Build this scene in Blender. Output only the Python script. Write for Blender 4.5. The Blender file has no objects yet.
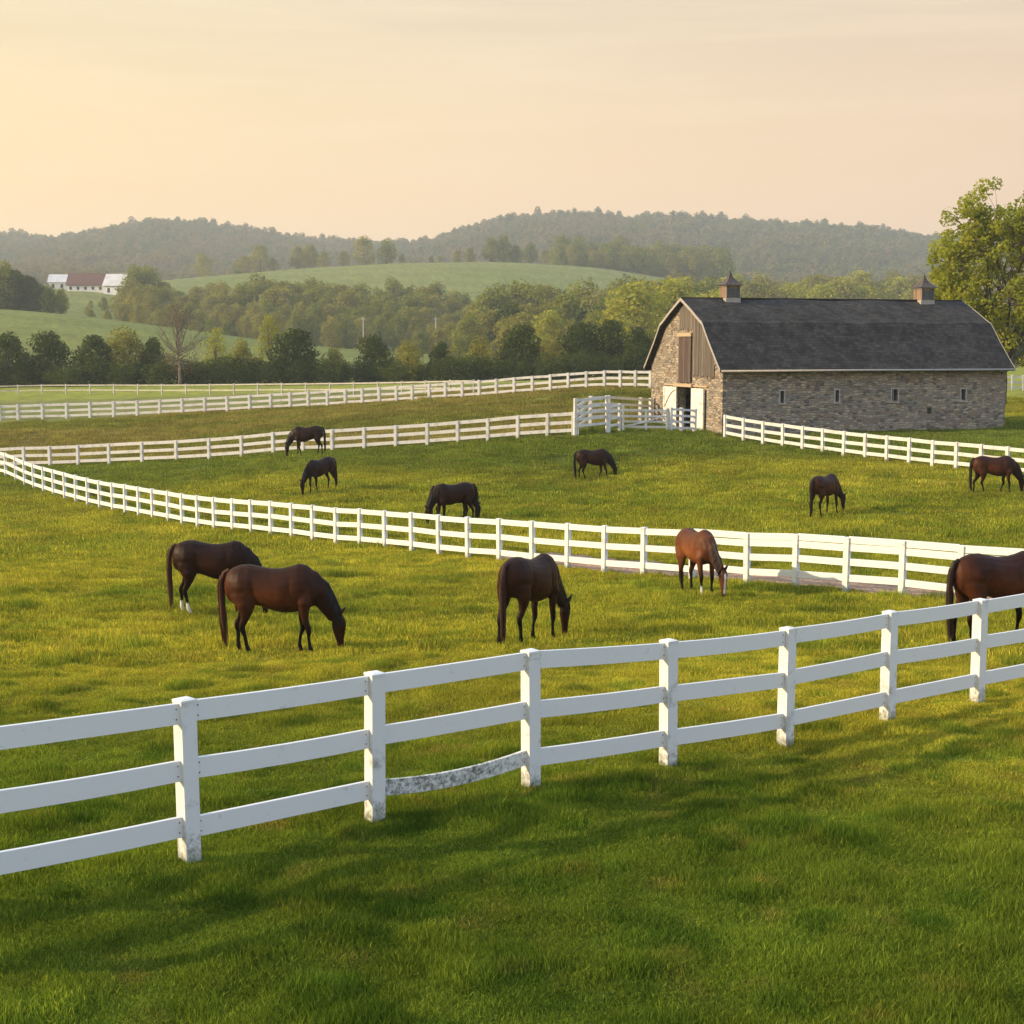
import bpy, bmesh, math, random
import numpy as np
from mathutils import Vector, Matrix

C = bpy.context.scene.collection
R = math.radians
PI = math.pi
scene = bpy.context.scene

# ------------------------------------------------------------------ camera, sky, sun, exposure
F = 1400.0                       # focal length in pixels of a 1024 px frame
PITCH = math.atan(167 / 1400)
CAMZ = 5.5
cam_d = bpy.data.cameras.new('camera')
cam_d.sensor_width = 36
cam_d.lens = 36 * F / 1024
cam_d.clip_start = 0.1
cam_d.clip_end = 12000
cam = bpy.data.objects.new('camera', cam_d)
C.objects.link(cam)
cam.location = (0, 0, CAMZ)
cam.rotation_euler = (PI / 2 - PITCH, 0, 0)
scene.camera = cam
scene.view_settings.view_transform = 'Standard'
scene.view_settings.look = 'None'
scene.view_settings.gamma = 1
scene.view_settings.exposure = 0.75

SUN_EL = R(21)
SUN_AZ = (-1.0, -0.17)
_n = math.hypot(*SUN_AZ)
SUN = Vector((SUN_AZ[0] / _n * math.cos(SUN_EL), SUN_AZ[1] / _n * math.cos(SUN_EL), math.sin(SUN_EL)))
sl = bpy.data.lights.new('sun', 'SUN')
sl.energy = 3.9
sl.angle = R(0.6)
sl.color = (1.0, 0.77, 0.49)
so = bpy.data.objects.new('sun', sl)
C.objects.link(so)
so.rotation_euler = (-SUN).to_track_quat('-Z', 'Y').to_euler()
so.location = (-60, 20, 60)

world = bpy.data.worlds.new('World')
scene.world = world
world.use_nodes = True
wt = world.node_tree
wt.nodes.clear()


def N(t, typ, **kw):
    n = t.nodes.new(typ)
    for k, v in kw.items():
        if k.startswith('i_'):
            n.inputs[k[2:].replace('_', ' ')].default_value = v
        else:
            setattr(n, k, v)
    return n


def ramp(t, stops, interp='LINEAR'):
    n = t.nodes.new('ShaderNodeValToRGB')
    n.color_ramp.interpolation = interp
    e = n.color_ramp.elements
    while len(e) > len(stops):
        e.remove(e[-1])
    while len(e) < len(stops):
        e.new(0.5)
    for el, (p, c) in zip(e, stops):
        el.position = p
        el.color = (c[0], c[1], c[2], 1)
    return n


def build_world():
    t = wt
    L = t.links.new
    sky = N(t, 'ShaderNodeTexSky', sky_type='NISHITA', sun_disc=False)
    sky.sun_elevation = SUN_EL
    sky.sun_rotation = math.atan2(SUN.x, SUN.y)
    sky.dust_density = 3
    bg1 = N(t, 'ShaderNodeBackground')
    bg1.inputs['Strength'].default_value = 0.09
    L(sky.outputs[0], bg1.inputs['Color'])
    tc = N(t, 'ShaderNodeTexCoord')
    sep = N(t, 'ShaderNodeSeparateXYZ')
    L(tc.outputs['Generated'], sep.inputs[0])
    # warm evening haze of the low sky, clear bluish air overhead
    el = ramp(t, [(0.0, (0.735, 0.447, 0.208)), (0.07, (0.715, 0.460, 0.228)), (0.16, (0.64, 0.467, 0.27)),
                  (0.25, (0.50, 0.415, 0.295)), (0.40, (0.62, 0.66, 0.66)), (1.0, (0.42, 0.66, 0.90))])
    L(sep.outputs['Z'], el.inputs[0])
    # towards the sun (left) yellower, away from it pinker and dimmer
    dotn = N(t, 'ShaderNodeVectorMath', operation='DOT_PRODUCT')
    L(tc.outputs['Generated'], dotn.inputs[0])
    dotn.inputs[1].default_value = (-0.95, 0.31, 0)
    az = ramp(t, [(0.0, (0.85, 1.1, 1.7)), (0.28, (0.95, 1.05, 1.38)), (0.47, (0.92, 0.875, 0.93)), (0.655, (1.0, 1.0, 1.0)),
                  (0.80, (1.07, 1.07, 0.94)), (1.0, (1.3, 1.15, 0.75))])
    mr = N(t, 'ShaderNodeMapRange')
    mr.inputs['From Min'].default_value = -1
    mr.inputs['From Max'].default_value = 1
    L(dotn.outputs['Value'], mr.inputs['Value'])
    L(mr.outputs[0], az.inputs[0])
    mul = N(t, 'ShaderNodeMix', data_type='RGBA', blend_type='MULTIPLY')
    mul.inputs[0].default_value = 1
    L(el.outputs[0], mul.inputs[6])
    L(az.outputs[0], mul.inputs[7])
    # faint streaks of high cloud
    mp = N(t, 'ShaderNodeMapping')
    mp.inputs['Scale'].default_value = (1.6, 1.6, 22)
    mp.inputs['Rotation'].default_value = (0, R(3), 0)
    L(tc.outputs['Generated'], mp.inputs[0])
    nz = N(t, 'ShaderNodeTexNoise')
    nz.inputs['Scale'].default_value = 2.2
    nz.inputs['Detail'].default_value = 6
    nz.inputs['Roughness'].default_value = 0.55
    nz.inputs['Distortion'].default_value = 0.6
    L(mp.outputs[0], nz.inputs['Vector'])
    cr = ramp(t, [(0.42, (0, 0, 0)), (0.72, (0.36, 0.36, 0.36))])
    L(nz.outputs['Fac'], cr.inputs[0])
    zr = ramp(t, [(0.08, (0, 0, 0)), (0.2, (1, 1, 1))])
    L(sep.outputs['Z'], zr.inputs[0])
    cm = N(t, 'ShaderNodeMath', operation='MULTIPLY')
    L(cr.outputs[0], cm.inputs[0])
    L(zr.outputs[0], cm.inputs[1])
    mx = N(t, 'ShaderNodeMix', data_type='RGBA')
    L(cm.outputs[0], mx.inputs[0])
    L(mul.outputs[2], mx.inputs[6])
    mx.inputs[7].default_value = (0.74, 0.58, 0.37, 1)
    bg2 = N(t, 'ShaderNodeBackground')
    bg2.inputs['Strength'].default_value = 1.0
    L(mx.outputs[2], bg2.inputs['Color'])
    ms = N(t, 'ShaderNodeMixShader')
    ms.inputs[0].default_value = 0.92
    L(bg1.outputs[0], ms.inputs[1])
    L(bg2.outputs[0], ms.inputs[2])
    out = N(t, 'ShaderNodeOutputWorld')
    L(ms.outputs[0], out.inputs['Surface'])


build_world()

# ------------------------------------------------------------------ helpers
COS, SIN = math.cos(PITCH), math.sin(PITCH)


def ray(px, py):
    dx, dy = (px - 512) / F, (512 - py) / F
    k = COS + dy * SIN
    return dx / k, (dy * COS - SIN) / k


def P(px, py, Y):
    a, s = ray(px, py)
    return Vector((a * Y, Y, CAMZ + s * Y))


def XY(px, Y, py=450):
    return ray(px, py)[0] * Y, Y


def mesh_obj(name, me, mat=None, parent=None, loc=None):
    o = bpy.data.objects.new(name, me)
    C.objects.link(o)
    if mat is not None:
        me.materials.clear()
        me.materials.append(mat)
    if parent is not None:
        o.parent = parent
    if loc is not None:
        o.location = loc
    return o


def empty(name, loc=(0, 0, 0), rz=0):
    o = bpy.data.objects.new(name, None)
    o.empty_display_size = 0.3
    C.objects.link(o)
    o.location = loc
    o.rotation_euler = (0, 0, rz)
    return o


def tag(o, label=None, cat=None, group=None, kind=None):
    if label: o['label'] = label
    if cat: o['category'] = cat
    if group: o['group'] = group
    if kind: o['kind'] = kind
    return o


def pydata(name, v, f, smooth=False):
    me = bpy.data.meshes.new(name)
    me.from_pydata([tuple(x) for x in v], [], f)
    me.update()
    if smooth:
        me.polygons.foreach_set('use_smooth', [True] * len(me.polygons))
    return me


def np_mesh(name, V, faces_flat, sizes, smooth=False):
    """V (n,3) array, faces_flat ints, sizes ints per face"""
    me = bpy.data.meshes.new(name)
    me.vertices.add(len(V))
    me.vertices.foreach_set('co', np.asarray(V, dtype=np.float32).ravel())
    me.loops.add(len(faces_flat))
    me.loops.foreach_set('vertex_index', np.asarray(faces_flat, dtype=np.int32))
    me.polygons.add(len(sizes))
    st = np.concatenate([[0], np.cumsum(sizes)[:-1]]).astype(np.int32)
    me.polygons.foreach_set('loop_start', st)
    me.polygons.foreach_set('loop_total', np.asarray(sizes, dtype=np.int32))
    if smooth:
        me.polygons.foreach_set('use_smooth', np.ones(len(sizes), dtype=bool))
    me.update(calc_edges=True)
    me.validate()
    return me


class MB:
    def __init__(s):
        s.v, s.f = [], []

    def add(s, v, f):
        b = len(s.v)
        s.v += [tuple(x) for x in v]
        s.f += [tuple(i + b for i in q) for q in f]

    def box(s, lo, hi, M=None):
        x0, y0, z0 = lo
        x1, y1, z1 = hi
        v = [Vector(p) for p in ((x0, y0, z0), (x1, y0, z0), (x1, y1, z0), (x0, y1, z0), (x0, y0, z1), (x1, y0, z1), (x1, y1, z1), (x0, y1, z1))]
        if M is not None:
            v = [M @ p for p in v]
        s.add(v, [(0, 3, 2, 1), (4, 5, 6, 7), (0, 1, 5, 4), (1, 2, 6, 5), (2, 3, 7, 6), (3, 0, 4, 7)])

    def tube(s, pts, rad, n=6, cap=True):
        pts = [Vector(p) for p in pts]
        b = len(s.v)
        prev = None
        for i, p in enumerate(pts):
            t = (pts[min(i + 1, len(pts) - 1)] - pts[max(i - 1, 0)]).normalized()
            if prev is None:
                u = t.orthogonal().normalized()
            else:
                u = (prev - t * prev.dot(t)).normalized()
            prev = u
            w = t.cross(u)
            for k in range(n):
                a = 2 * PI * k / n
                s.v.append(tuple(p + (u * math.cos(a) + w * math.sin(a)) * rad[i]))
        for i in range(len(pts) - 1):
            for k in range(n):
                k2 = (k + 1) % n
                s.f.append((b + i * n + k, b + i * n + k2, b + (i + 1) * n + k2, b + (i + 1) * n + k))
        if cap:
            s.f.append(tuple(b + k for k in range(n - 1, -1, -1)))
            s.f.append(tuple(b + (len(pts) - 1) * n + k for k in range(n)))

    def build(s, name, mat=None, parent=None, smooth=False, loc=None):
        return mesh_obj(name, pydata(name, s.v, s.f, smooth), mat, parent, loc)


# value noise in numpy
def _h(ix, iy, seed):
    n = (ix.astype(np.int64) * 374761393 + iy.astype(np.int64) * 668265263 + seed * 982451653) & 0x7fffffff
    n = ((n ^ (n >> 13)) * 1274126177) & 0x7fffffff
    return ((n ^ (n >> 16)) & 0xffff) / 65535.0


def vnoise(x, y, seed=0):
    ix, iy = np.floor(x), np.floor(y)
    fx, fy = x - ix, y - iy
    fx = fx * fx * (3 - 2 * fx)
    fy = fy * fy * (3 - 2 * fy)
    a, b = _h(ix, iy, seed), _h(ix + 1, iy, seed)
    c, d = _h(ix, iy + 1, seed), _h(ix + 1, iy + 1, seed)
    return (a + (b - a) * fx) * (1 - fy) + (c + (d - c) * fx) * fy


def fbm(x, y, seed=0, oct=4):
    s, a, t = 0, 1, 0
    for i in range(oct):
        s = s + a * vnoise(x * 2 ** i + 17 * i, y * 2 ** i - 9 * i, seed + i)
        t += a
        a *= 0.5
    return s / t


def sstep(a, b, x):
    t = np.clip((x - a) / (b - a), 0, 1)
    return t * t * (3 - 2 * t)


# ------------------------------------------------------------------ terrain
FENCE_NEAR = [(-330, 9.0, None), (-35, 10.35, None), (190, 11.7, 863), (375, 12.95, 823), (531, 14.1, 788), (668, 15.25, 768), (785, 16.45, 746), (887, 17.65, 723), (977, 18.9, 703), (1060, 20.1, 684), (1135, 21.3, 668)]
FENCE_MID = [(-18, 86, 470), (6, 82, 478), (16, 79.5, 481.5), (25, 77.5, 486), (34, 75.8, 490), (44, 74.2, 493.5), (54, 72.8, 496.5), (65, 71.4, 499.5), (76, 70.0, 502), (88, 68.6, 506), (100, 67.3, 509), (113, 66, 512), (125.5, 64.8, 514.5),
             (139, 63.6, 517), (153, 62.4, 520), (168.5, 61.2, 523), (182.5, 60, 525.5), (198, 58.9, 528.5), (214.5, 57.8, 531), (233, 56.7, 534), (251.5, 55.6, 535.5),
             (271, 54.5, 537), (292, 53.4, 540), (313, 52.3, 543), (336, 51.2, 545), (360, 50.1, 547), (385, 49.0, 550.5), (412, 47.8, 553.5), (439, 46.6, 556), (468, 45.4, 559.5),
             (499.5, 44.2, 563), (532.5, 43.0, 566.5), (567.5, 41.8, 569.6), (604.4, 40.5, 573), (643.5, 39.2, 577), (692, 37.8, 581.5), (746.7, 36.4, 586.5), (795, 35.3, 590), (845.6, 34.2, 594), (901.6, 33.1, 599), (960, 32.0, 604.5), (1024, 30.9, 610.5), (1092, 29.8, 617)]
FENCE_PADDOCK = [(-26, 92, 471.5), (-2, 91.5, 470), (24, 91, 468.5), (50, 90.5, 467), (78, 90, 466), (109, 89.4, 464.5), (142, 88.6, 463), (176, 87.8, 461), (209, 87.1, 459), (241.5, 86.4, 457.5), (273, 85.7, 455.5), (303, 85.1, 453.8),
                 (332, 84.5, 452), (364, 84, 450), (395.5, 83.5, 448), (427, 83, 446), (457.5, 82.5, 443.5), (487.5, 82, 441), (517.5, 81.5, 438.7), (547, 81, 436.5), (573, 80.6, 434.6)]
FENCE_REAR = [(-24, 127, 421.5)] + [(x, 126.5 - 14.5 * (x / 650.) ** 1.4, 420.5 - 36.5 * (x / 650.) ** 1.12 + 3 * math.sin(PI * x / 650)) for x in
              (0, 18, 42.5, 66.5, 90, 113.5, 137, 159.5, 182, 204.5, 227, 249.5, 270.5, 290, 308, 327, 345, 362, 379, 396, 412, 429, 445, 462, 479, 496, 514, 532, 550, 568, 586, 604, 620, 635, 650)]
FENCE_BARN = [(725, 82, 437.5), (743.5, 80.5, 441.5), (763, 79.2, 445), (782.7, 78, 448), (802.4, 76.8, 451), (822.5, 75.6, 453.6), (843.6, 74.3, 456.5), (865, 73.1, 459), (886.5, 71.9, 461.8), (909, 70.7, 464.5), (932.4, 69.5, 467),
              (956, 68.3, 469.7), (980.8, 67.1, 472.5), (1007, 65.9, 475.5), (1035, 64.7, 478), (1064, 63.5, 481), (1094, 62.3, 484)]

ctrl = []


def cp(px, Y, py):
    ctrl.append((px, Y, py))


for seq, st in ((FENCE_MID, 3), (FENCE_PADDOCK, 3), (FENCE_REAR, 4), (FENCE_BARN, 3)):
    for q in seq[::st]:
        cp(*q)
for q in FENCE_NEAR[2:10]:
    cp(*q)
for px in (-120, 200, 512, 800, 1150):
    cp(px, 8.6, 1024)
    cp(px, 5.0, 1375)
for q in [(-120, 10.5, 905), (-150, 25, 640), (1150, 25, 630), (100, 25, 652), (280, 24.7, 652), (520, 25, 645), (800, 25, 638), (985, 25, 645), (180, 30.5, 614), (697, 34.5, 593), (-150, 50, 550), (-150, 75, 490), (80, 45, 560),
          (452, 56, 526), (827, 54, 517), (1000, 58.6, 494), (597, 71, 482), (318, 66, 494), (304, 79.5, 456.5), (660, 80, 435), (573, 80.6, 434.6), (607, 81.2, 432.5), (640, 82.4, 430.5), (670, 83, 431), (694, 84.6, 432), (728, 81.8, 438.5), (722, 85, 436), (651, 95.6, 424), (850, 87, 433), (1008, 91, 428), (970, 102, 420), (640, 60, 505), (1150, 50, 520),
          (1100, 90, 432), (1020, 110, 408), (1020, 128, 391), (1120, 128, 391), (660, 112, 388), (850, 125, 392), (850, 108, 405), (300, 105, 421), (0, 108, 436), (500, 95, 420),
          (-150, 170, 402), (0, 160, 400), (300, 160, 391), (600, 160, 380), (850, 170, 375), (1100, 170, 372),
          (-150, 210, 387), (0, 210, 386), (340, 210, 384), (600, 210, 378), (850, 210, 372), (1100, 210, 366),
          (-150, 320, 332), (0, 320, 336), (200, 320, 350), (340, 320, 361), (500, 320, 368), (800, 320, 364), (1100, 320, 356),
          (-200, 430, 300), (0, 420, 309), (100, 420, 318), (200, 420, 331), (340, 420, 348), (450, 420, 358), (600, 420, 364), (850, 420, 356), (1100, 420, 347),
          (-150, 510, 305), (0, 510, 313), (85, 510, 318), (200, 510, 338), (340, 510, 347), (500, 510, 350), (650, 510, 350), (850, 510, 346), (1100, 510, 338),
          (85, 650, 291), (0, 650, 292), (-150, 650, 284), (230, 650, 308), (400, 620, 314), (520, 620, 316), (650, 620, 322), (800, 620, 328), (1000, 620, 326),
          (100, 850, 285), (200, 900, 277), (300, 900, 268.5), (400, 900, 263), (500, 900, 262), (600, 900, 268), (690, 900, 282), (780, 900, 296), (900, 900, 302), (1080, 900, 300),
          (300, 740, 288), (450, 740, 285), (560, 740, 288), (680, 740, 303), (850, 740, 315),
          (200, 1150, 290), (400, 1150, 285), (560, 1150, 285), (700, 1150, 292), (850, 1150, 295), (0, 1150, 280), (1080, 1150, 292),
          (-200, 1500, 262), (0, 1500, 264), (120, 1500, 259), (240, 1500, 262), (340, 1500, 268), (450, 1500, 262), (560, 1500, 250), (700, 1500, 253), (850, 1500, 262), (1000, 1500, 270), (1150, 1500, 270),
          (-200, 1900, 244), (0, 1900, 241), (60, 1900, 246), (120, 1900, 232), (170, 1900, 227), (230, 1900, 236), (290, 1900, 246), (340, 1900, 250), (400, 1900, 252), (450, 1900, 243), (500, 1900, 227), (560, 1900, 221),
          (640, 1900, 224), (700, 1900, 228), (800, 1900, 232), (850, 1900, 235), (900, 1900, 240), (935, 1900, 244), (1024, 1900, 250), (1150, 1900, 256),
          (-200, 2400, 270), (200, 2400, 262), (560, 2400, 262), (850, 2400, 270), (1150, 2400, 280), (-200, 5000, 335), (300, 5000, 335), (700, 5000, 335), (1150, 5000, 335)]:
    cp(*q)


def fit_tps():
    pts, val = [], []
    for px, Y, py in ctrl:
        a, s = ray(px, py)
        r = math.hypot(a, 1) * Y
        pts.append((math.atan(a) * 9, math.log(r) * 4))
        val.append(s * Y / r)
    A = np.array(pts)
    v = np.array(val)
    d = np.linalg.norm(A[:, None] - A[None], axis=2)
    K = np.where(d > 0, d * d * np.log(d + 1e-12), 0)
    n = len(A)
    K += np.eye(n) * 0.02
    Q = np.hstack([np.ones((n, 1)), A])
    M = np.block([[K, Q], [Q.T, np.zeros((3, 3))]])
    w = np.linalg.solve(M, np.concatenate([v, np.zeros(3)]))
    return A, w


TPA, TPW = fit_tps()


def _tps(th, lr):
    q = np.stack([th * 9, lr * 4], axis=1)
    out = np.zeros(len(q))
    n = len(TPA)
    for i in range(0, len(q), 20000):
        b = q[i:i + 20000]
        d = np.linalg.norm(b[:, None] - TPA[None], axis=2)
        out[i:i + 20000] = np.where(d > 0, d * d * np.log(d + 1e-12), 0) @ TPW[:n] + TPW[n] + b @ TPW[n + 1:]
    return out


TH0 = 0.42


def height(X, Y):
    X = np.atleast_1d(np.asarray(X, dtype=float))
    Y = np.atleast_1d(np.asarray(Y, dtype=float))
    r = np.hypot(X, Y)
    rc = np.clip(r, 5.2, 6000)
    th = np.arctan2(X, Y)
    lr = np.log(rc)
    out = np.empty_like(r)
    front = np.abs(th) <= TH0
    if front.any():
        out[front] = _tps(th[front], lr[front]) * rc[front]
    b = ~front
    if b.any():
        zl = _tps(np.full(b.sum(), -TH0), lr[b]) * rc[b]
        zr = _tps(np.full(b.sum(), TH0), lr[b]) * rc[b]
        t = (th[b] % (2 * PI))            # from TH0 round the back to 2pi-TH0
        k = sstep(TH0, 2 * PI - TH0, t)
        out[b] = zr * (1 - k) + zl * k
    return CAMZ + out


def ground_z(x, y):
    return float(height(x, y)[0])


def bumps(X, Y):
    """small tussocks and swells of the pasture"""
    r = np.hypot(X, Y)
    near = 1 - sstep(60, 110, r)
    return near * ((fbm(X * 1.5, Y * 1.5, 5, 3) - 0.5) * 0.10 + (fbm(X * 0.25, Y * 0.25, 8, 2) - 0.5) * 0.10 * sstep(9, 30, r))


def line_dist(X, Y, pts):
    d = np.full(X.shape, 1e9)
    for (x0, y0), (x1, y1) in zip(pts[:-1], pts[1:]):
        vx, vy = x1 - x0, y1 - y0
        t = np.clip(((X - x0) * vx + (Y - y0) * vy) / (vx * vx + vy * vy), 0, 1)
        d = np.minimum(d, np.hypot(X - x0 - t * vx, Y - y0 - t * vy))
    return d


def path_pts(seq):
    return [XY(px, Y, 500) for px, Y, _ in seq]


TRACK = []
_m = [XY(px, Y, py) for px, Y, py in FENCE_MID[30:]]
for i, (x, y) in enumerate(_m):
    w = min(1, i / 3)
    TRACK.append((x + 0.95, y + 1.35))


def mixc(a, b, k):
    k = np.asarray(k)[..., None]
    return a * (1 - k) + b * k


# barn frame
B0 = Vector((12.75, 85.0, 0))
BU = Vector((19.5, 6.0, 0)).normalized()       # along the long wall
BV = Vector((-BU.y, BU.x, 0))                  # across, away from the camera
BL, BW = 20.1, 11.1
PADC = (9.0, 86.0)


def track_mask(X, Y):
    d = line_dist(X, Y, TRACK)
    return 1 - sstep(1.15, 1.5, d + (fbm(X * 1.7, Y * 1.7, 3, 2) - 0.5) * 0.7)


PEN_POLY = [XY(612, 82.5), XY(690, 84.2), XY(700, 88), XY(655, 91), XY(622, 90)]


def pen_mask(X, Y):
    cx, cy = 8.7, 86.4
    q = np.hypot((X - cx) / 3.3, (Y - cy) / 2.9) + (fbm(X * 0.8, Y * 0.8, 12, 3) - 0.5) * 0.5
    return 1 - sstep(0.8, 1.05, q)


def tint(X, Y):
    """colour of the grass cover, linear, with sunlit gold and a shaded belt painted in"""
    r = np.hypot(X, Y)
    n1 = fbm(X * 0.12, Y * 0.12, 31, 4)
    n2 = fbm(X * 0.6, Y * 0.6, 41, 3)
    n3 = fbm(X * 2.3, Y * 2.3, 51, 2)
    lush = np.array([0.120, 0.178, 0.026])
    gold = np.array([0.315, 0.315, 0.050])  # yellow of the low sunlight, put into the grass colour
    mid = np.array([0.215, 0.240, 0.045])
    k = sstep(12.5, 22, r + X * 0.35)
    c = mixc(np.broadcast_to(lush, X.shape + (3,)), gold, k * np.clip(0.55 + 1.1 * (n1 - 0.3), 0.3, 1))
    c = mixc(c, mid, sstep(60, 80, r) * 0.6)
    # shade below the barn and the paddock fence, painted as a darker green belt
    c = mixc(c, np.array([0.100, 0.155, 0.036]), sstep(70, 76, Y) * (1 - sstep(96, 104, Y)) * 0.75)
    # unmown brownish grass between the paddock and the rear fence
    zf = np.interp(X, [p[0] for p in PADP], [p[1] for p in PADP])
    dry = mixc(np.broadcast_to(np.array([0.200, 0.190, 0.072]), X.shape + (3,)), np.array([0.150, 0.170, 0.050]), sstep(0.4, 0.6, fbm(X * 0.10, Y * 0.22, 61, 3)))
    c = mixc(c, dry, sstep(0, 2, Y - zf) * (1 - sstep(150, 165, Y)) * (X < 14))
    # far meadows
    far = mixc(np.broadcast_to(np.array([0.140, 0.172, 0.040]), X.shape + (3,)), np.array([0.190, 0.200, 0.058]), fbm(X * 0.02, Y * 0.02, 71, 3))
    stripes = 0.5 + 0.5 * np.sin((X * 0.25 + Y) * 0.16)
    far = far * (0.93 + 0.12 * stripes[..., None])
    c = mixc(c, far, sstep(215, 235, r))
    c = mixc(c, np.array([0.045, 0.055, 0.020]), sstep(1050, 1200, r))
    br = (0.72 + 0.5 * n2) * (0.8 + 0.4 * n3)
    c = c * br[..., None]
    # thin straw patches
    c = mixc(c, np.array([0.25, 0.20, 0.07]), sstep(0.66, 0.8, fbm(X * 3.4, Y * 3.4, 81, 3)) * 0.45 * (r < 200))
    return c


PADP = sorted([XY(px, Y, py) for px, Y, py in FENCE_PADDOCK] + [(14, 110)])


def build_ground():
    rs = np.concatenate([[0.4, 2, 4], np.exp(np.linspace(math.log(5.2), math.log(6000), 620))])
    th = np.concatenate([np.linspace(-TH0, TH0, 420), np.linspace(TH0, 2 * PI - TH0, 82)[1:-1]])
    nt, nr = len(th), len(rs)
    RR, TT = np.meshgrid(rs, th, indexing='ij')
    X = (RR * np.sin(TT)).ravel()
    Y = (RR * np.cos(TT)).ravel()
    Z = height(X, Y) + bumps(X, Y)
    V = np.stack([X, Y, Z], 1)
    i = np.arange(nr - 1)[:, None] * nt
    j = np.arange(nt)[None]
    j2 = (j + 1) % nt
    q = np.stack([i + j, i + j2, i + nt + j2, i + nt + j], -1).reshape(-1, 4)
    q = q[:, ::-1]
    fl = q.ravel().tolist() + list(range(nt))
    sizes = [4] * len(q) + [nt]
    me = np_mesh('ground', V, fl, sizes, True)
    col = np.ones((len(V), 4), np.float32)
    t = tint(X, Y)
    r = np.hypot(X, Y)
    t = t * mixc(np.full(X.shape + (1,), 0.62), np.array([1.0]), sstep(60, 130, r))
    soil = np.array([0.36, 0.235, 0.175])
    t = mixc(t, soil * 1.0, track_mask(X, Y) * (r < 60))
    t = mixc(t, np.array([0.25, 0.17, 0.10]), pen_mask(X, Y))
    col[:, :3] = t
    a = me.attributes.new('tint', 'FLOAT_COLOR', 'POINT')
    a.data.foreach_set('color', col.ravel())
    m = bpy.data.materials.new('pasture_ground')
    m.use_nodes = True
    nt_ = m.node_tree
    b = nt_.nodes['Principled BSDF']
    b.inputs['Roughness'].default_value = 1
    b.inputs['Specular IOR Level'].default_value = 0.1
    at = N(nt_, 'ShaderNodeAttribute', attribute_name='tint')
    geo = N(nt_, 'ShaderNodeNewGeometry')
    nz = N(nt_, 'ShaderNodeTexNoise')
    nz.inputs['Scale'].default_value = 9
    nz.inputs['Detail'].default_value = 6
    nt_.links.new(geo.outputs['Position'], nz.inputs['Vector'])
    nz2 = N(nt_, 'ShaderNodeTexNoise')
    nz2.inputs['Scale'].default_value = 0.7
    nz2.inputs['Detail'].default_value = 8
    nt_.links.new(geo.outputs['Position'], nz2.inputs['Vector'])
    mr = ramp(nt_, [(0.3, (0.6, 0.6, 0.6)), (0.7, (1.35, 1.35, 1.25))])
    nt_.links.new(nz.outputs['Fac'], mr.inputs[0])
    mr2 = ramp(nt_, [(0.3, (0.72, 0.78, 0.8)), (0.7, (1.3, 1.2, 1.1))])
    nt_.links.new(nz2.outputs['Fac'], mr2.inputs[0])
    mx = N(nt_, 'ShaderNodeMix', data_type='RGBA', blend_type='MULTIPLY')
    mx.inputs[0].default_value = 1
    nt_.links.new(at.outputs['Color'], mx.inputs[6])
    nt_.links.new(mr.outputs[0], mx.inputs[7])
    mx2 = N(nt_, 'ShaderNodeMix', data_type='RGBA', blend_type='MULTIPLY')
    mx2.inputs[0].default_value = 1
    nt_.links.new(mx.outputs[2], mx2.inputs[6])
    nt_.links.new(mr2.outputs[0], mx2.inputs[7])
    nt_.links.new(mx2.outputs[2], b.inputs['Base Color'])
    bp = N(nt_, 'ShaderNodeBump')
    bp.inputs['Strength'].default_value = 0.8
    bp.inputs['Distance'].default_value = 0.08
    nt_.links.new(nz.outputs['Fac'], bp.inputs['Height'])
    nt_.links.new(bp.outputs[0], b.inputs['Normal'])
    o = mesh_obj('ground', me, m)
    tag(o, 'rolling green pasture and hills running to the horizon', None, kind='structure')
    return o


build_ground()


# ------------------------------------------------------------------ materials
def new_mat(name, base, rough=0.8, spec=0.3):
    m = bpy.data.materials.new(name)
    m.use_nodes = True
    b = m.node_tree.nodes['Principled BSDF']
    b.inputs['Base Color'].default_value = (*base, 1)
    b.inputs['Roughness'].default_value = rough
    b.inputs['Specular IOR Level'].default_value = spec
    return m, m.node_tree, b


def noise_mat(name, c1, c2, scale, rough=0.8, lo=0.35, hi=0.65, stretch=None, bump=0.0, spec=0.3, coord='Position', bdist=0.02):
    m, t, b = new_mat(name, c1, rough, spec)
    if coord == 'Position':
        src = N(t, 'ShaderNodeNewGeometry').outputs['Position']
    else:
        src = N(t, 'ShaderNodeTexCoord').outputs['Object']
    if stretch:
        mp = N(t, 'ShaderNodeMapping')
        mp.inputs['Scale'].default_value = stretch
        t.links.new(src, mp.inputs[0])
        src = mp.outputs[0]
    nz = N(t, 'ShaderNodeTexNoise')
    nz.inputs['Scale'].default_value = scale
    nz.inputs['Detail'].default_value = 8
    nz.inputs['Roughness'].default_value = 0.6
    t.links.new(src, nz.inputs['Vector'])
    r = ramp(t, [(lo, c1), (hi, c2)])
    t.links.new(nz.outputs['Fac'], r.inputs[0])
    t.links.new(r.outputs[0], b.inputs['Base Color'])
    if bump:
        bp = N(t, 'ShaderNodeBump')
        bp.inputs['Strength'].default_value = bump
        bp.inputs['Distance'].default_value = bdist
        t.links.new(nz.outputs['Fac'], bp.inputs['Height'])
        t.links.new(bp.outputs[0], b.inputs['Normal'])
    return m


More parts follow.
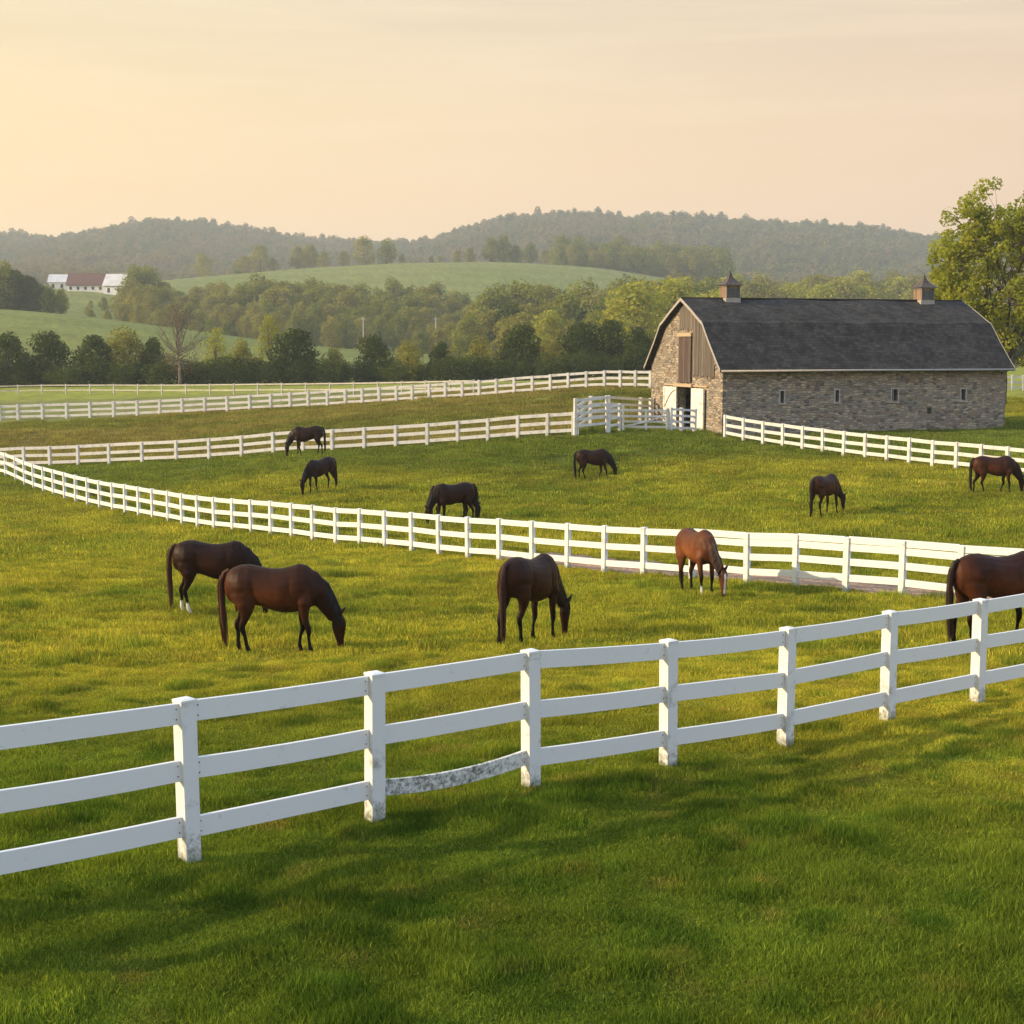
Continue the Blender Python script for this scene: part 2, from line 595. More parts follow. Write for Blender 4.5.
def paint_mat(name, base, grime, amount=(0.60, 0.72), scale=5.0):
    """weathered white board paint with grime spots and faint long grain"""
    m, t, b = new_mat(name, base, 0.55, 0.35)
    g = N(t, 'ShaderNodeNewGeometry')
    n1 = N(t, 'ShaderNodeTexNoise')
    n1.inputs['Scale'].default_value = scale
    n1.inputs['Detail'].default_value = 10
    n1.inputs['Roughness'].default_value = 0.72
    t.links.new(g.outputs['Position'], n1.inputs['Vector'])
    n2 = N(t, 'ShaderNodeTexNoise')
    n2.inputs['Scale'].default_value = 1.3
    n2.inputs['Detail'].default_value = 3
    t.links.new(g.outputs['Position'], n2.inputs['Vector'])
    ad = N(t, 'ShaderNodeMath', operation='ADD')
    mu = N(t, 'ShaderNodeMath', operation='MULTIPLY')
    mu.inputs[1].default_value = 0.35
    t.links.new(n2.outputs['Fac'], mu.inputs[0])
    t.links.new(n1.outputs['Fac'], ad.inputs[0])
    t.links.new(mu.outputs[0], ad.inputs[1])
    r = ramp(t, [(amount[0], base), (amount[0] + 0.05, tuple(x * 0.86 for x in base)), (amount[1], grime)])
    sc = N(t, 'ShaderNodeMath', operation='MULTIPLY')
    sc.inputs[1].default_value = 0.9
    t.links.new(ad.outputs[0], sc.inputs[0])
    t.links.new(sc.outputs[0], r.inputs[0])
    t.links.new(r.outputs[0], b.inputs['Base Color'])
    bp = N(t, 'ShaderNodeBump')
    bp.inputs['Strength'].default_value = 0.25
    bp.inputs['Distance'].default_value = 0.01
    t.links.new(n1.outputs['Fac'], bp.inputs['Height'])
    t.links.new(bp.outputs[0], b.inputs['Normal'])
    return m


M_WHITE = paint_mat('white_fence_paint', (0.72, 0.72, 0.70), (0.36, 0.37, 0.33), (0.71, 0.88), 9.0)
M_WHITE_FAR = paint_mat('aged_white_paint', (0.64, 0.62, 0.59), (0.42, 0.41, 0.37), (0.62, 0.80), 3.0)
M_WHITE_DIRTY = paint_mat('mossy_white_paint', (0.70, 0.70, 0.66), (0.10, 0.11, 0.075), (0.53, 0.74), 20.0)
def post_mat():
    m = paint_mat('white_post_paint', (0.70, 0.70, 0.68), (0.36, 0.37, 0.32), (0.64, 0.80))
    t = m.node_tree
    b = t.nodes['Principled BSDF']
    old = b.inputs['Base Color'].links[0].from_socket
    tc = N(t, 'ShaderNodeTexCoord')
    sp = N(t, 'ShaderNodeSeparateXYZ')
    t.links.new(tc.outputs['Object'], sp.inputs[0])
    g = N(t, 'ShaderNodeNewGeometry')
    nz = N(t, 'ShaderNodeTexNoise')
    nz.inputs['Scale'].default_value = 16
    nz.inputs['Detail'].default_value = 8
    nz.inputs['Roughness'].default_value = 0.7
    t.links.new(g.outputs['Position'], nz.inputs['Vector'])
    ad = N(t, 'ShaderNodeMath', operation='MULTIPLY_ADD')
    ad.inputs[1].default_value = 0.9
    t.links.new(nz.outputs['Fac'], ad.inputs[0])
    t.links.new(sp.outputs['Z'], ad.inputs[2])
    rr = ramp(t, [(0.42, (1, 1, 1)), (0.68, (0, 0, 0))])
    t.links.new(ad.outputs[0], rr.inputs[0])
    mx = N(t, 'ShaderNodeMix', data_type='RGBA')
    t.links.new(rr.outputs[0], mx.inputs[0])
    t.links.new(old, mx.inputs[6])
    mx.inputs[7].default_value = (0.13, 0.14, 0.07, 1)
    t.links.new(mx.outputs[2], b.inputs['Base Color'])
    return m


M_POST = post_mat()
M_GREY_RAIL = paint_mat('bare_grey_rail', (0.42, 0.40, 0.35), (0.2, 0.19, 0.16), (0.6, 0.75), 3.0)


M_NAIL = new_mat('rusty_nail', (0.10, 0.06, 0.04), 0.8, 0.3)[0]


# ------------------------------------------------------------------ fences
def post_mesh(w, h, sink=0.15):
    bm = bmesh.new()
    mb = MB()
    hw = w / 2
    z = h
    prof = [(hw, -sink), (hw, z - 0.035), (hw + 0.004, z - 0.033), (hw + 0.004, z - 0.012), (hw * 0.55, z)]
    v, f = [], []
    for r, zz in prof:
        v += [(-r, -r, zz), (r, -r, zz), (r, r, zz), (-r, r, zz)]
    for i in range(len(prof) - 1):
        for k in range(4):
            k2 = (k + 1) % 4
            f.append((i * 4 + k, i * 4 + k2, i * 4 + 4 + k2, i * 4 + 4 + k))
    n = len(prof) * 4
    f.append((n - 4, n - 3, n - 2, n - 1))
    f.append((3, 2, 1, 0))
    bm.free()
    return pydata('post', v, f)


def rail_mesh(p0, p1, rh, th, sag=0.0, seg=1):
    """board from p0 to p1 (centre line); rh height, th thickness"""
    p0, p1 = Vector(p0), Vector(p1)
    d = (p1 - p0)
    nrm = Vector((-d.y, d.x, 0)).normalized() * th / 2
    v, f = [], []
    ch = 0.006
    for i in range(seg + 1):
        t = i / seg
        c = p0 + d * t - Vector((0, 0, sag * 4 * t * (1 - t)))
        u = Vector((0, 0, rh / 2))
        v += [c - nrm - u, c + nrm - u, c + nrm + u * 0.97, c + nrm * 0.8 + u, c - nrm * 0.8 + u, c - nrm + u * 0.97]
    for i in range(seg):
        for k in range(6):
            k2 = (k + 1) % 6
            f.append((i * 6 + k, i * 6 + 6 + k, i * 6 + 6 + k2, i * 6 + k2))
    f.append((0, 1, 2, 3, 4, 5))
    b = seg * 6
    f.append((b + 5, b + 4, b + 3, b + 2, b + 1, b))
    return v, f


def fence(name, label, cat, pts, h=1.35, rails=(0.29, 0.76, 1.235), rh=0.165, pw=0.14, th=0.045, mat=None, group=None,
          rail_fn=None, rng=None, max_parts=100, special=None, first=0, skip=(), jitter=0.012, nails=False):
    """pts: list of (x, y); posts stand at each, boards run from post to post"""
    rng = rng or random.Random(3)
    mat = mat or M_WHITE
    zs = height([p[0] for p in pts], [p[1] for p in pts])
    xs = np.array([p[0] for p in pts]); ys = np.array([p[1] for p in pts])
    zs = zs + bumps(xs, ys) * 0.5
    P3 = [Vector((pts[i][0], pts[i][1], float(zs[i]))) for i in range(len(pts))]
    root = empty(name, P3[0])
    tag(root, label, cat, group)
    o0 = P3[0]
    pm = post_mesh(pw, h)
    pm.materials.append(M_POST if mat is M_WHITE else mat)
    order = sorted(range(len(P3)), key=lambda i: P3[i].y)
    for i, p in enumerate(P3):
        a = P3[max(i - 1, 0)]
        b = P3[min(i + 1, len(P3) - 1)]
        ang = math.atan2(b.y - a.y, b.x - a.x)
        o = bpy.data.objects.new('post', pm)
        C.objects.link(o)
        o.parent = root
        o.location = p - o0
        o.rotation_euler = (R(rng.uniform(-0.7, 0.7)), R(rng.uniform(-0.7, 0.7)), ang + R(rng.uniform(-2, 2)))
    todo = []
    for i in range(len(P3) - 1):
        a, b = P3[i], P3[i + 1]
        rl = rail_fn(i) if rail_fn else rails
        d = (b - a)
        L = math.hypot(d.x, d.y)
        k = (pw / 2 - 0.004) / L
        for j, z in enumerate(rl):
            if (i, j) in skip:
                continue
            za = z + rng.uniform(-jitter, jitter)
            zb = z + rng.uniform(-jitter, jitter)
            p0 = a + d * k + Vector((0, 0, za)) - o0
            p1 = a + d * (1 - k) + Vector((0, 0, zb)) - o0
            todo.append(((a.y + b.y) / 2, i, j, p0, p1))
    todo.sort(key=lambda q: q[0])
    rest = MB()
    for n, (yy, i, j, p0, p1) in enumerate(todo):
        sp = special.get((i, j)) if special else None
        sag = sp['sag'] if sp else (rng.uniform(0, 0.012) if yy < 60 else 0)
        v, f = rail_mesh(p0, p1, rh * (sp.get('rh', 1) if sp else 1), th, sag, 10 if sp else (4 if yy < 25 else 1))
        if n < max_parts:
            o = mesh_obj('rail', pydata('rail', v, f), sp['mat'] if sp else mat, root)
            if sp and 'label' in sp:
                o['label'] = sp['label']
            if nails and yy < 22:
                dd = (p1 - p0).normalized()
                nn = Vector((dd.y, -dd.x, 0)).normalized()
                for e_, s_ in ((p0, 1), (p1, -1)):
                    for up_ in (-0.045, 0.045):
                        q = e_ + dd * s_ * 0.035 + nn * (th / 2) + Vector((0, 0, up_))
                        nb = MB()
                        nb.tube([q - nn * 0.004, q + nn * 0.003], [0.0075, 0.0065], 7)
                        nb.build('nail', M_NAIL, o)
        else:
            rest.add(v, f)
    if rest.v:
        o = rest.build('rail', mat, root)
        o['kind'] = 'stuff'
    return root


near_pts = []
for px, Y, py in FENCE_NEAR:
    near_pts.append(XY(px, Y, py if py else 880))
# straighten the foreground line a touch
fence('board_fence', 'large three-board white fence in the foreground, its bottom board sagging in one bay', 'fence', near_pts,
      h=1.47, rails=(0.335, 0.845, 1.35), rh=0.182, pw=0.145, th=0.04, mat=M_WHITE, group='white board fences', rng=random.Random(5), nails=True,
      special={(3, 0): {'sag': 0.06, 'rh': 0.86, 'mat': M_WHITE_DIRTY, 'label': 'sagging mossy bottom rail'}})
mid_pts = [XY(px, Y, py) for px, Y, py in FENCE_MID]
fence('board_fence', 'long curving white fence with a brown track along its far side, behind the front horses', 'fence', mid_pts,
      h=1.42, rails=(0.32, 0.81, 1.30), rh=0.172, pw=0.14, th=0.05, mat=M_WHITE, group='white board fences', rng=random.Random(6),
      rail_fn=lambda i: (0.40, 0.79, 1.15, 1.345) if i >= 35 else (0.32, 0.81, 1.30))
pad_pts = [XY(px, Y, py) for px, Y, py in FENCE_PADDOCK]
fence('board_fence', 'white fence along the back of the middle paddock, ending at the tall pen corner', 'fence', pad_pts,
      h=1.35, rails=(0.30, 0.76, 1.24), rh=0.19, pw=0.16, th=0.05, mat=M_WHITE_FAR, group='white board fences', rng=random.Random(7))
rear_pts = [XY(px, Y, py) for px, Y, py in FENCE_REAR]
fence('board_fence', 'rear white fence behind the brownish grass, ending at the left corner of the barn', 'fence', rear_pts,
      h=1.40, rails=(0.28, 0.76, 1.26), rh=0.20, pw=0.19, th=0.05, mat=M_WHITE_FAR, group='white board fences', rng=random.Random(8), jitter=0.03)
barn_pts = [XY(px, Y, py) for px, Y, py in FENCE_BARN]
fence('board_fence', 'white fence running to the right from the near corner of the stone barn', 'fence', barn_pts,
      h=1.36, rails=(0.32, 0.77, 1.24), rh=0.175, pw=0.16, th=0.05, mat=M_WHITE_FAR, group='white board fences', rng=random.Random(9))
behind_pts = [XY(x, 128 + (x - 960) * 0.01, 390) for x in range(968, 1130, 11)]
fence('board_fence', 'white fence glimpsed behind the right end of the stone barn', 'fence', behind_pts,
      h=1.4, rails=(0.28, 0.76, 1.26), rh=0.2, pw=0.17, th=0.05, mat=M_WHITE_FAR, group='white board fences', rng=random.Random(10))
_n = 13
last_pts = [XY(-30 + 24 * i, 176 - 54 * (max(0, -30 + 24 * i) / 474.) ** 1.5, 392) for i in range(22)]
fence('board_fence', 'thin weathered two-rail fence farthest back, below the dark hedgerow', 'fence', last_pts,
      h=1.25, rails=(0.5, 1.1), rh=0.14, pw=0.15, th=0.05, mat=M_GREY_RAIL, group='white board fences', rng=random.Random(11))

# pen beside the barn door
PG = 'pen fences by the barn door'
a0, a1 = XY(575, 80.4), XY(607, 81.2)
fence('corral_fence', 'tall five-rail pen panel standing at the corner where the paddock fence ends', 'fence', [a0, a1],
      h=2.15, rails=(0.55, 0.92, 1.27, 1.63, 2.02), rh=0.15, pw=0.16, th=0.05, mat=M_WHITE_FAR, group=PG, rng=random.Random(12))
fence('corral_fence', 'narrow rail panel between the tall pen corner and the gate post', 'fence', [(a1[0] + 0.11, a1[1] + 0.02), XY(619, 82.0)],
      h=1.6, rails=(0.4, 0.8, 1.2, 1.5), rh=0.14, pw=0.13, th=0.05, mat=M_WHITE_FAR, group=PG, rng=random.Random(13))
fence('pen_fence', 'two-rail pen fence running back to the left corner of the barn, behind the gate', 'fence',
      [(a0[0] + 0.12, a0[1] + 0.25), XY(590, 86), XY(608, 90), XY(640, 94.2), XY(650.5, 95.0)],
      h=1.75, rails=(0.45, 0.85, 1.22, 1.62), rh=0.16, pw=0.2, th=0.05, mat=M_WHITE_FAR, group=PG, rng=random.Random(14))
fence('pen_fence', 'four-rail pen fence in front of the open barn door', 'fence',
      [XY(670, 82.8), XY(681, 83.6), XY(694, 84.6)],
      h=1.42, rails=(0.22, 0.58, 0.94, 1.30), rh=0.13, pw=0.19, th=0.05, mat=M_WHITE_FAR, group=PG, rng=random.Random(15))


def farm_gate():
    g0 = Vector((*XY(621.5, 82.1), 0))
    g1 = Vector((*XY(668, 82.75), 0))
    g0.z = ground_z(g0.x, g0.y)
    g1.z = ground_z(g1.x, g1.y)
    root = empty('farm_gate', g0)
    tag(root, 'white barred farm gate with a diagonal brace, left of the barn door', 'gate')
    d = g1 - g0
    L = d.length
    u = d / L
    z = lambda a: Vector((0, 0, a))
    for zz in (0.25, 0.55, 0.87, 1.22):
        v, f = rail_mesh(u * 0.12 + z(zz), u * (L - 0.12) + z(zz), 0.11, 0.04)
        mesh_obj('bar', pydata('bar', v, f), M_WHITE_FAR, root)
    mb = MB()
    n = Vector((-u.y, u.x, 0)) * 0.045
    mb.tube([u * 0.2 + z(0.28) - n, u * (L * 0.45) + z(0.5) - n, u * (L - 0.45) + z(0.85) - n, u * (L - 0.2) + z(1.24) - n], [0.05] * 4, 4)
    mb.build('brace', M_WHITE_FAR, root)
    for k, w in ((0.08, 1.5), (L * 0.52, 1.28), (L - 0.08, 1.35)):
        v, f = rail_mesh(u * (k - 0.06) + z(w / 2), u * (k + 0.06) + z(w / 2), w, 0.07)
        mesh_obj('stile', pydata('stile', v, f), M_WHITE_FAR, root)


farm_gate()


# ------------------------------------------------------------------ barn
def stone_mat():
    m, t, b = new_mat('fieldstone_masonry', (0.3, 0.27, 0.24), 0.9, 0.2)
    L = t.links.new
    tc = N(t, 'ShaderNodeTexCoord')
    # warped coordinates along the wall: object x+y, z
    geo = tc.outputs['Object']
    sep = N(t, 'ShaderNodeSeparateXYZ')
    L(geo, sep.inputs[0])
    add = N(t, 'ShaderNodeMath', operation='ADD')
    L(sep.outputs['X'], add.inputs[0])
    L(sep.outputs['Y'], add.inputs[1])
    cmb = N(t, 'ShaderNodeCombineXYZ')
    L(add.outputs[0], cmb.inputs[0])
    L(sep.outputs['Z'], cmb.inputs[1])
    mp = N(t, 'ShaderNodeMapping')
    mp.inputs['Scale'].default_value = (3.0, 6.6, 1)
    L(cmb.outputs[0], mp.inputs[0])
    nz = N(t, 'ShaderNodeTexNoise')
    nz.inputs['Scale'].default_value = 1.2
    nz.inputs['Detail'].default_value = 3
    L(mp.outputs[0], nz.inputs['Vector'])
    mx = N(t, 'ShaderNodeMix', data_type='RGBA', blend_type='LINEAR_LIGHT')
    mx.inputs[0].default_value = 0.22
    L(mp.outputs[0], mx.inputs[6])
    L(nz.outputs['Color'], mx.inputs[7])
    vo = N(t, 'ShaderNodeTexVoronoi', voronoi_dimensions='2D', feature='F1', distance='CHEBYCHEV')
    vo.inputs['Scale'].default_value = 1.0
    vo.inputs['Randomness'].default_value = 0.75
    L(mx.outputs[2], vo.inputs['Vector'])
    ve = N(t, 'ShaderNodeTexVoronoi', voronoi_dimensions='2D', feature='DISTANCE_TO_EDGE')
    ve.inputs['Scale'].default_value = 1.0
    ve.inputs['Randomness'].default_value = 0.75
    L(mx.outputs[2], ve.inputs['Vector'])
    sp = N(t, 'ShaderNodeSeparateColor')
    L(vo.outputs['Color'], sp.inputs[0])
    cr = ramp(t, [(0.0, (0.17, 0.145, 0.125)), (0.14, (0.31, 0.26, 0.20)), (0.38, (0.40, 0.335, 0.255)), (0.58, (0.27, 0.245, 0.215)), (0.74, (0.47, 0.385, 0.285)), (0.90, (0.31, 0.22, 0.155))], 'CONSTANT')
    L(sp.outputs[0], cr.inputs[0])
    n3 = N(t, 'ShaderNodeTexNoise')
    n3.inputs['Scale'].default_value = 14
    n3.inputs['Detail'].default_value = 6
    L(geo, n3.inputs['Vector'])
    n3r = ramp(t, [(0.3, (0.65, 0.65, 0.65)), (0.7, (1.25, 1.22, 1.2))])
    L(n3.outputs['Fac'], n3r.inputs[0])
    m2 = N(t, 'ShaderNodeMix', data_type='RGBA', blend_type='MULTIPLY')
    m2.inputs[0].default_value = 1
    L(cr.outputs[0], m2.inputs[6])
    L(n3r.outputs[0], m2.inputs[7])
    mr = ramp(t, [(0.02, (1, 1, 1)), (0.09, (0, 0, 0))])
    L(ve.outputs['Distance'], mr.inputs[0])
    m3 = N(t, 'ShaderNodeMix', data_type='RGBA')
    L(mr.outputs[0], m3.inputs[0])
    L(m2.outputs[2], m3.inputs[6])
    m3.inputs[7].default_value = (0.36, 0.32, 0.26, 1)
    L(m3.outputs[2], b.inputs['Base Color'])
    hr = ramp(t, [(0.0, (0, 0, 0)), (0.16, (1, 1, 1))])
    L(ve.outputs['Distance'], hr.inputs[0])
    hm = N(t, 'ShaderNodeMath', operation='MULTIPLY_ADD')
    hm.inputs[1].default_value = 0.5
    L(sp.outputs[1], hm.inputs[0])
    L(hr.outputs[0], hm.inputs[2])
    bp = N(t, 'ShaderNodeBump')
    bp.inputs['Strength'].default_value = 0.9
    bp.inputs['Distance'].default_value = 0.07
    L(hm.outputs[0], bp.inputs['Height'])
    L(bp.outputs[0], b.inputs['Normal'])
    return m


def board_mat(name, c1, c2, axis_scale, width=0.22):
    """vertical weathered boards; board lines along object Y (the gable) or X"""
    m, t, b = new_mat(name, c1, 0.9, 0.15)
    L = t.links.new
    tc = N(t, 'ShaderNodeTexCoord')
    sep = N(t, 'ShaderNodeSeparateXYZ')
    L(tc.outputs['Object'], sep.inputs[0])
    add = N(t, 'ShaderNodeMath', operation='ADD')
    L(sep.outputs['X'], add.inputs[0])
    L(sep.outputs['Y'], add.inputs[1])
    dv = N(t, 'ShaderNodeMath', operation='DIVIDE')
    dv.inputs[1].default_value = width
    L(add.outputs[0], dv.inputs[0])
    fl = N(t, 'ShaderNodeMath', operation='FLOOR')
    L(dv.outputs[0], fl.inputs[0])
    wn = N(t, 'ShaderNodeTexWhiteNoise', noise_dimensions='1D')
    L(fl.outputs[0], wn.inputs['W'])
    fr = N(t, 'ShaderNodeMath', operation='FRACT')
    L(dv.outputs[0], fr.inputs[0])
    gap = ramp(t, [(0.0, (0, 0, 0)), (0.10, (1, 1, 1)), (0.92, (1, 1, 1)), (1.0, (0, 0, 0))])
    L(fr.outputs[0], gap.inputs[0])
    mp = N(t, 'ShaderNodeMapping')
    mp.inputs['Scale'].default_value = (9, 9, 0.7)
    L(tc.outputs['Object'], mp.inputs[0])
    nz = N(t, 'ShaderNodeTexNoise')
    nz.inputs['Scale'].default_value = 1.5
    nz.inputs['Detail'].default_value = 7
    L(mp.outputs[0], nz.inputs['Vector'])
    ad = N(t, 'ShaderNodeMath', operation='ADD')
    sc = N(t, 'ShaderNodeMath', operation='MULTIPLY')
    sc.inputs[1].default_value = 0.5
    L(wn.outputs['Value'], sc.inputs[0])
    L(sc.outputs[0], ad.inputs[0])
    L(nz.outputs['Fac'], ad.inputs[1])
    cr = ramp(t, [(0.4, c1), (0.75, c2), (1.0, tuple(x * 0.55 for x in c1))])
    L(ad.outputs[0], cr.inputs[0])
    mm = N(t, 'ShaderNodeMix', data_type='RGBA', blend_type='MULTIPLY')
    mm.inputs[0].default_value = 0.8
    L(cr.outputs[0], mm.inputs[6])
    L(gap.outputs[0], mm.inputs[7])
    L(mm.outputs[2], b.inputs['Base Color'])
    bp = N(t, 'ShaderNodeBump')
    bp.inputs['Strength'].default_value = 0.8
    bp.inputs['Distance'].default_value = 0.03
    L(gap.outputs[0], bp.inputs['Height'])
    L(bp.outputs[0], b.inputs['Normal'])
    return m


def slate_mat():
    m, t, b = new_mat('slate_shingles', (0.06, 0.06, 0.065), 0.9, 0.12)
    L = t.links.new
    uv = N(t, 'ShaderNodeUVMap', uv_map='UVMap')
    br = N(t, 'ShaderNodeTexBrick')
    br.inputs['Scale'].default_value = 1
    br.inputs['Mortar Size'].default_value = 0.012
    br.inputs['Brick Width'].default_value = 0.32
    br.inputs['Row Height'].default_value = 0.24
    br.inputs['Color1'].default_value = (0.028, 0.027, 0.026, 1)
    br.inputs['Color2'].default_value = (0.055, 0.051, 0.047, 1)
    br.inputs['Mortar'].default_value = (0.02, 0.02, 0.02, 1)
    L(uv.outputs[0], br.inputs['Vector'])
    nz = N(t, 'ShaderNodeTexNoise')
    nz.inputs['Scale'].default_value = 0.8
    nz.inputs['Detail'].default_value = 9
    nz.inputs['Roughness'].default_value = 0.65
    L(uv.outputs[0], nz.inputs['Vector'])
    r = ramp(t, [(0.3, (0.6, 0.6, 0.62)), (0.7, (1.5, 1.45, 1.4))])
    L(nz.outputs['Fac'], r.inputs[0])
    mm = N(t, 'ShaderNodeMix', data_type='RGBA', blend_type='MULTIPLY')
    mm.inputs[0].default_value = 1
    L(br.outputs['Color'], mm.inputs[6])
    L(r.outputs[0], mm.inputs[7])
    L(mm.outputs[2], b.inputs['Base Color'])
    bp = N(t, 'ShaderNodeBump')
    bp.inputs['Strength'].default_value = 0.7
    bp.inputs['Distance'].default_value = 0.03
    L(br.outputs['Fac'], bp.inputs['Height'])
    bp.invert = True
    L(bp.outputs[0], b.inputs['Normal'])
    return m


M_STONE = stone_mat()
M_BOARD = board_mat('weathered_gable_boards', (0.23, 0.195, 0.165), (0.135, 0.112, 0.095), 1)
M_LOFT = board_mat('dark_loft_door_boards', (0.19, 0.14, 0.12), (0.10, 0.07, 0.062), 1, 0.16)
M_SLATE = slate_mat()
M_TRIM = noise_mat('grey_trim_paint', (0.42, 0.38, 0.33), (0.30, 0.27, 0.24), 6)
M_DARK = new_mat('painted_interior_dark', (0.012, 0.011, 0.010), 0.95, 0.1)[0]
M_DOORW = paint_mat('barn_door_white', (0.74, 0.71, 0.66), (0.40, 0.37, 0.33), (0.60, 0.78), 4)
M_LINTEL = noise_mat('pale_oak_lintel', (0.50, 0.38, 0.25), (0.36, 0.27, 0.18), 8, stretch=(1, 1, 8))
M_CUPW = board_mat('cupola_boards', (0.34, 0.24, 0.17), (0.22, 0.14, 0.10), 1, 0.2)
M_CUPR = noise_mat('rusty_cupola_roof', (0.10, 0.072, 0.06), (0.055, 0.046, 0.042), 5, 0.7)
M_LOUVRE = noise_mat('verdigris_louvre', (0.10, 0.13, 0.14), (0.06, 0.08, 0.09), 8, 0.7)
M_GLASS = new_mat('dusty_window_glass', (0.02, 0.022, 0.025), 0.25, 0.5)[0]
M_FRAME = noise_mat('pale_window_surround', (0.46, 0.44, 0.41), (0.34, 0.32, 0.3), 6)


def build_barn():
    gz = 0.0
    base = Vector((B0.x, B0.y, gz))
    gz = ground_z(B0.x + 6, B0.y + 4)
    base.z = gz = CAMZ - 5.53
    ang = math.atan2(BU.y, BU.x)
    root = empty('stone_barn', base, ang)
    tag(root, 'long grey fieldstone barn with dark gambrel roof, weathered board gable and two small cupolas', 'barn')
    # local frame: x along the long wall (away right), y across (away back), z up
    HE, HB, HR, IN = 4.25, 6.85, 8.35, 2.45    # eave, knee and ridge heights, knee inset
    L, W = BL, BW
    S = 0.9                                   # walls go this far below the ground line
    T = 0.5

    def gable_prof(y):                        # roof underside height at y
        y = min(y, W - y)
        return HE + (HB - HE) * y / IN if y < IN else HB + (HR - HB) * (y - IN) / (W / 2 - IN)

    # ---- walls: long front wall with window holes
    wins = [4.0, 7.8, 11.9, 16.9]

    def wall_with_holes(name, x0, x1, y0, y1, holes, ztop):
        mb = MB()
        xs = x0
        for hx0, hx1, hz0, hz1 in holes:
            mb.box((xs, y0, -S), (hx0, y1, ztop))
            mb.box((hx0, y0, -S), (hx1, y1, hz0))
            mb.box((hx0, y0, hz1), (hx1, y1, ztop))
            xs = hx1
        mb.box((xs, y0, -S), (x1, y1, ztop))
        return mb

    wh = []
    sizes = [(0.28, 0.68), (0.28, 0.70), (0.42, 0.72), (0.36, 0.68)]
    for wx, (ww, whh) in zip(wins, sizes):
        wh.append((wx - ww / 2, wx + ww / 2, 2.05, 2.05 + whh))
    mb = wall_with_holes('wall', 0, L, 0, T, wh, HE)
    w1 = mb.build('wall', M_STONE, root)
    mb = MB()
    mb.box((0, W - T, -S), (L, W, HE))
    mb.build('wall', M_STONE, root)
    # windows
    for hx0, hx1, hz0, hz1 in wh:
        cx = (hx0 + hx1) / 2
        fr = MB()
        b_ = 0.075
        fr.box((hx0 - b_, -0.03, hz0 - b_), (hx0, 0.08, hz1 + b_))
        fr.box((hx1, -0.03, hz0 - b_), (hx1 + b_, 0.08, hz1 + b_))
        fr.box((hx0, -0.03, hz1), (hx1, 0.08, hz1 + b_))
        wf = fr.build('window', M_FRAME, root)
        sl_ = MB()
        sl_.box((hx0 - b_ - .05, -0.07, hz0 - b_ - 0.07), (hx1 + b_ + .05, 0.06, hz0 - b_))
        sl_.build('sill', M_FRAME, wf)
        gl = MB()
        gl.box((hx0, 0.2, hz0), (hx1, 0.23, hz1))
        gl.build('pane', M_GLASS, wf)
        sh = MB()
        sh.box((cx - 0.02, 0.165, hz0), (cx + 0.02, 0.198, hz1))
        sh.build('glazing_bar', M_FRAME, wf)
    # a walled-up niche and a vent slot
    mb = MB()
    mb.box((14.3, -0.02, 1.2), (14.6, 0.01, 1.6))
    mb.build('vent', M_GLASS, root)
    # ---- front gable (x = 0 side): polygon with the door opening, thickness T
    D0, D1, DH = 4.45, 6.5, 2.85

    def gable(x0, x1, door):
        ys = sorted(set([0 + T, IN, D0, W / 2, D1, W - IN, W - T]))
        mb = MB()
        for ya, yb in zip(ys[:-1], ys[1:]):
            za, zb = gable_prof(ya) - 0.05, gable_prof(yb) - 0.05
            lo = DH if door and ya >= D0 - 1e-6 and yb <= D1 + 1e-6 else -S
            v = [(x0, ya, lo), (x1, ya, lo), (x1, yb, lo), (x0, yb, lo), (x0, ya, za), (x1, ya, za), (x1, yb, zb), (x0, yb, zb)]
            mb.add(v, [(0, 3, 2, 1), (4, 5, 6, 7), (0, 1, 5, 4), (1, 2, 6, 5), (2, 3, 7, 6), (3, 0, 4, 7)])
        for ya, yb in ((0.0, T), (W - T, W)):   # quoins closing the corners above the long walls
            za, zb = gable_prof(ya) - 0.02, gable_prof(yb) - 0.02
            v = [(x0, ya, HE), (x1, ya, HE), (x1, yb, HE), (x0, yb, HE), (x0, ya, za + 0.005), (x1, ya, za + 0.005), (x1, yb, zb), (x0, yb, zb)]
            mb.add(v, [(0, 3, 2, 1), (4, 5, 6, 7), (0, 1, 5, 4), (1, 2, 6, 5), (2, 3, 7, 6), (3, 0, 4, 7)])
        return mb

    gable(0.0, T, True).build('gable_wall', M_STONE, root)
    gable(L - T, L, False).build('gable_wall', M_STONE, root)
    # ---- weathered board cladding on the near half of the gable, tapering along the roof
    mb = MB()
    n = 34
    y_lo = lambda y: 4.15 if y < 2.3 else (3.6 if y < 4.35 else 6.15)
    ys = [0.12 + (7.0 - 0.12) * i / n for i in range(n + 1)]
    rng = random.Random(4)
    for ya, yb in zip(ys[:-1], ys[1:]):
        lo = 4.25 if ya < 1.0 else (3.55 if ya < 4.3 else 6.5)
        lo += rng.uniform(-0.12, 0.12)
        if ya > 6.25:
            continue
        za, zb = gable_prof(ya) - 0.06, gable_prof(yb) - 0.06
        if za < lo + 0.05:
            continue
        xo = -0.05 - rng.uniform(0, 0.02)
        v = [(xo, ya + .006, lo), (-0.002, ya + .006, lo), (-0.002, yb - .006, lo), (xo, yb - .006, lo), (xo, ya + .006, za), (-0.002, ya + .006, za), (-0.002, yb - .006, zb), (xo, yb - .006, zb)]
        mb.add(v, [(0, 3, 2, 1), (4, 5, 6, 7), (0, 1, 5, 4), (1, 2, 6, 5), (2, 3, 7, 6), (3, 0, 4, 7)])
    mb.build('gable_boards', M_BOARD, root)
    # loft door with header
    mb = MB()
    k = 4.45
    while k < 6.35:
        mb.box((-0.14, k + 0.006, 3.15), (-0.09 - rng.uniform(0, 0.012), k + 0.184, 6.05))
        k += 0.19
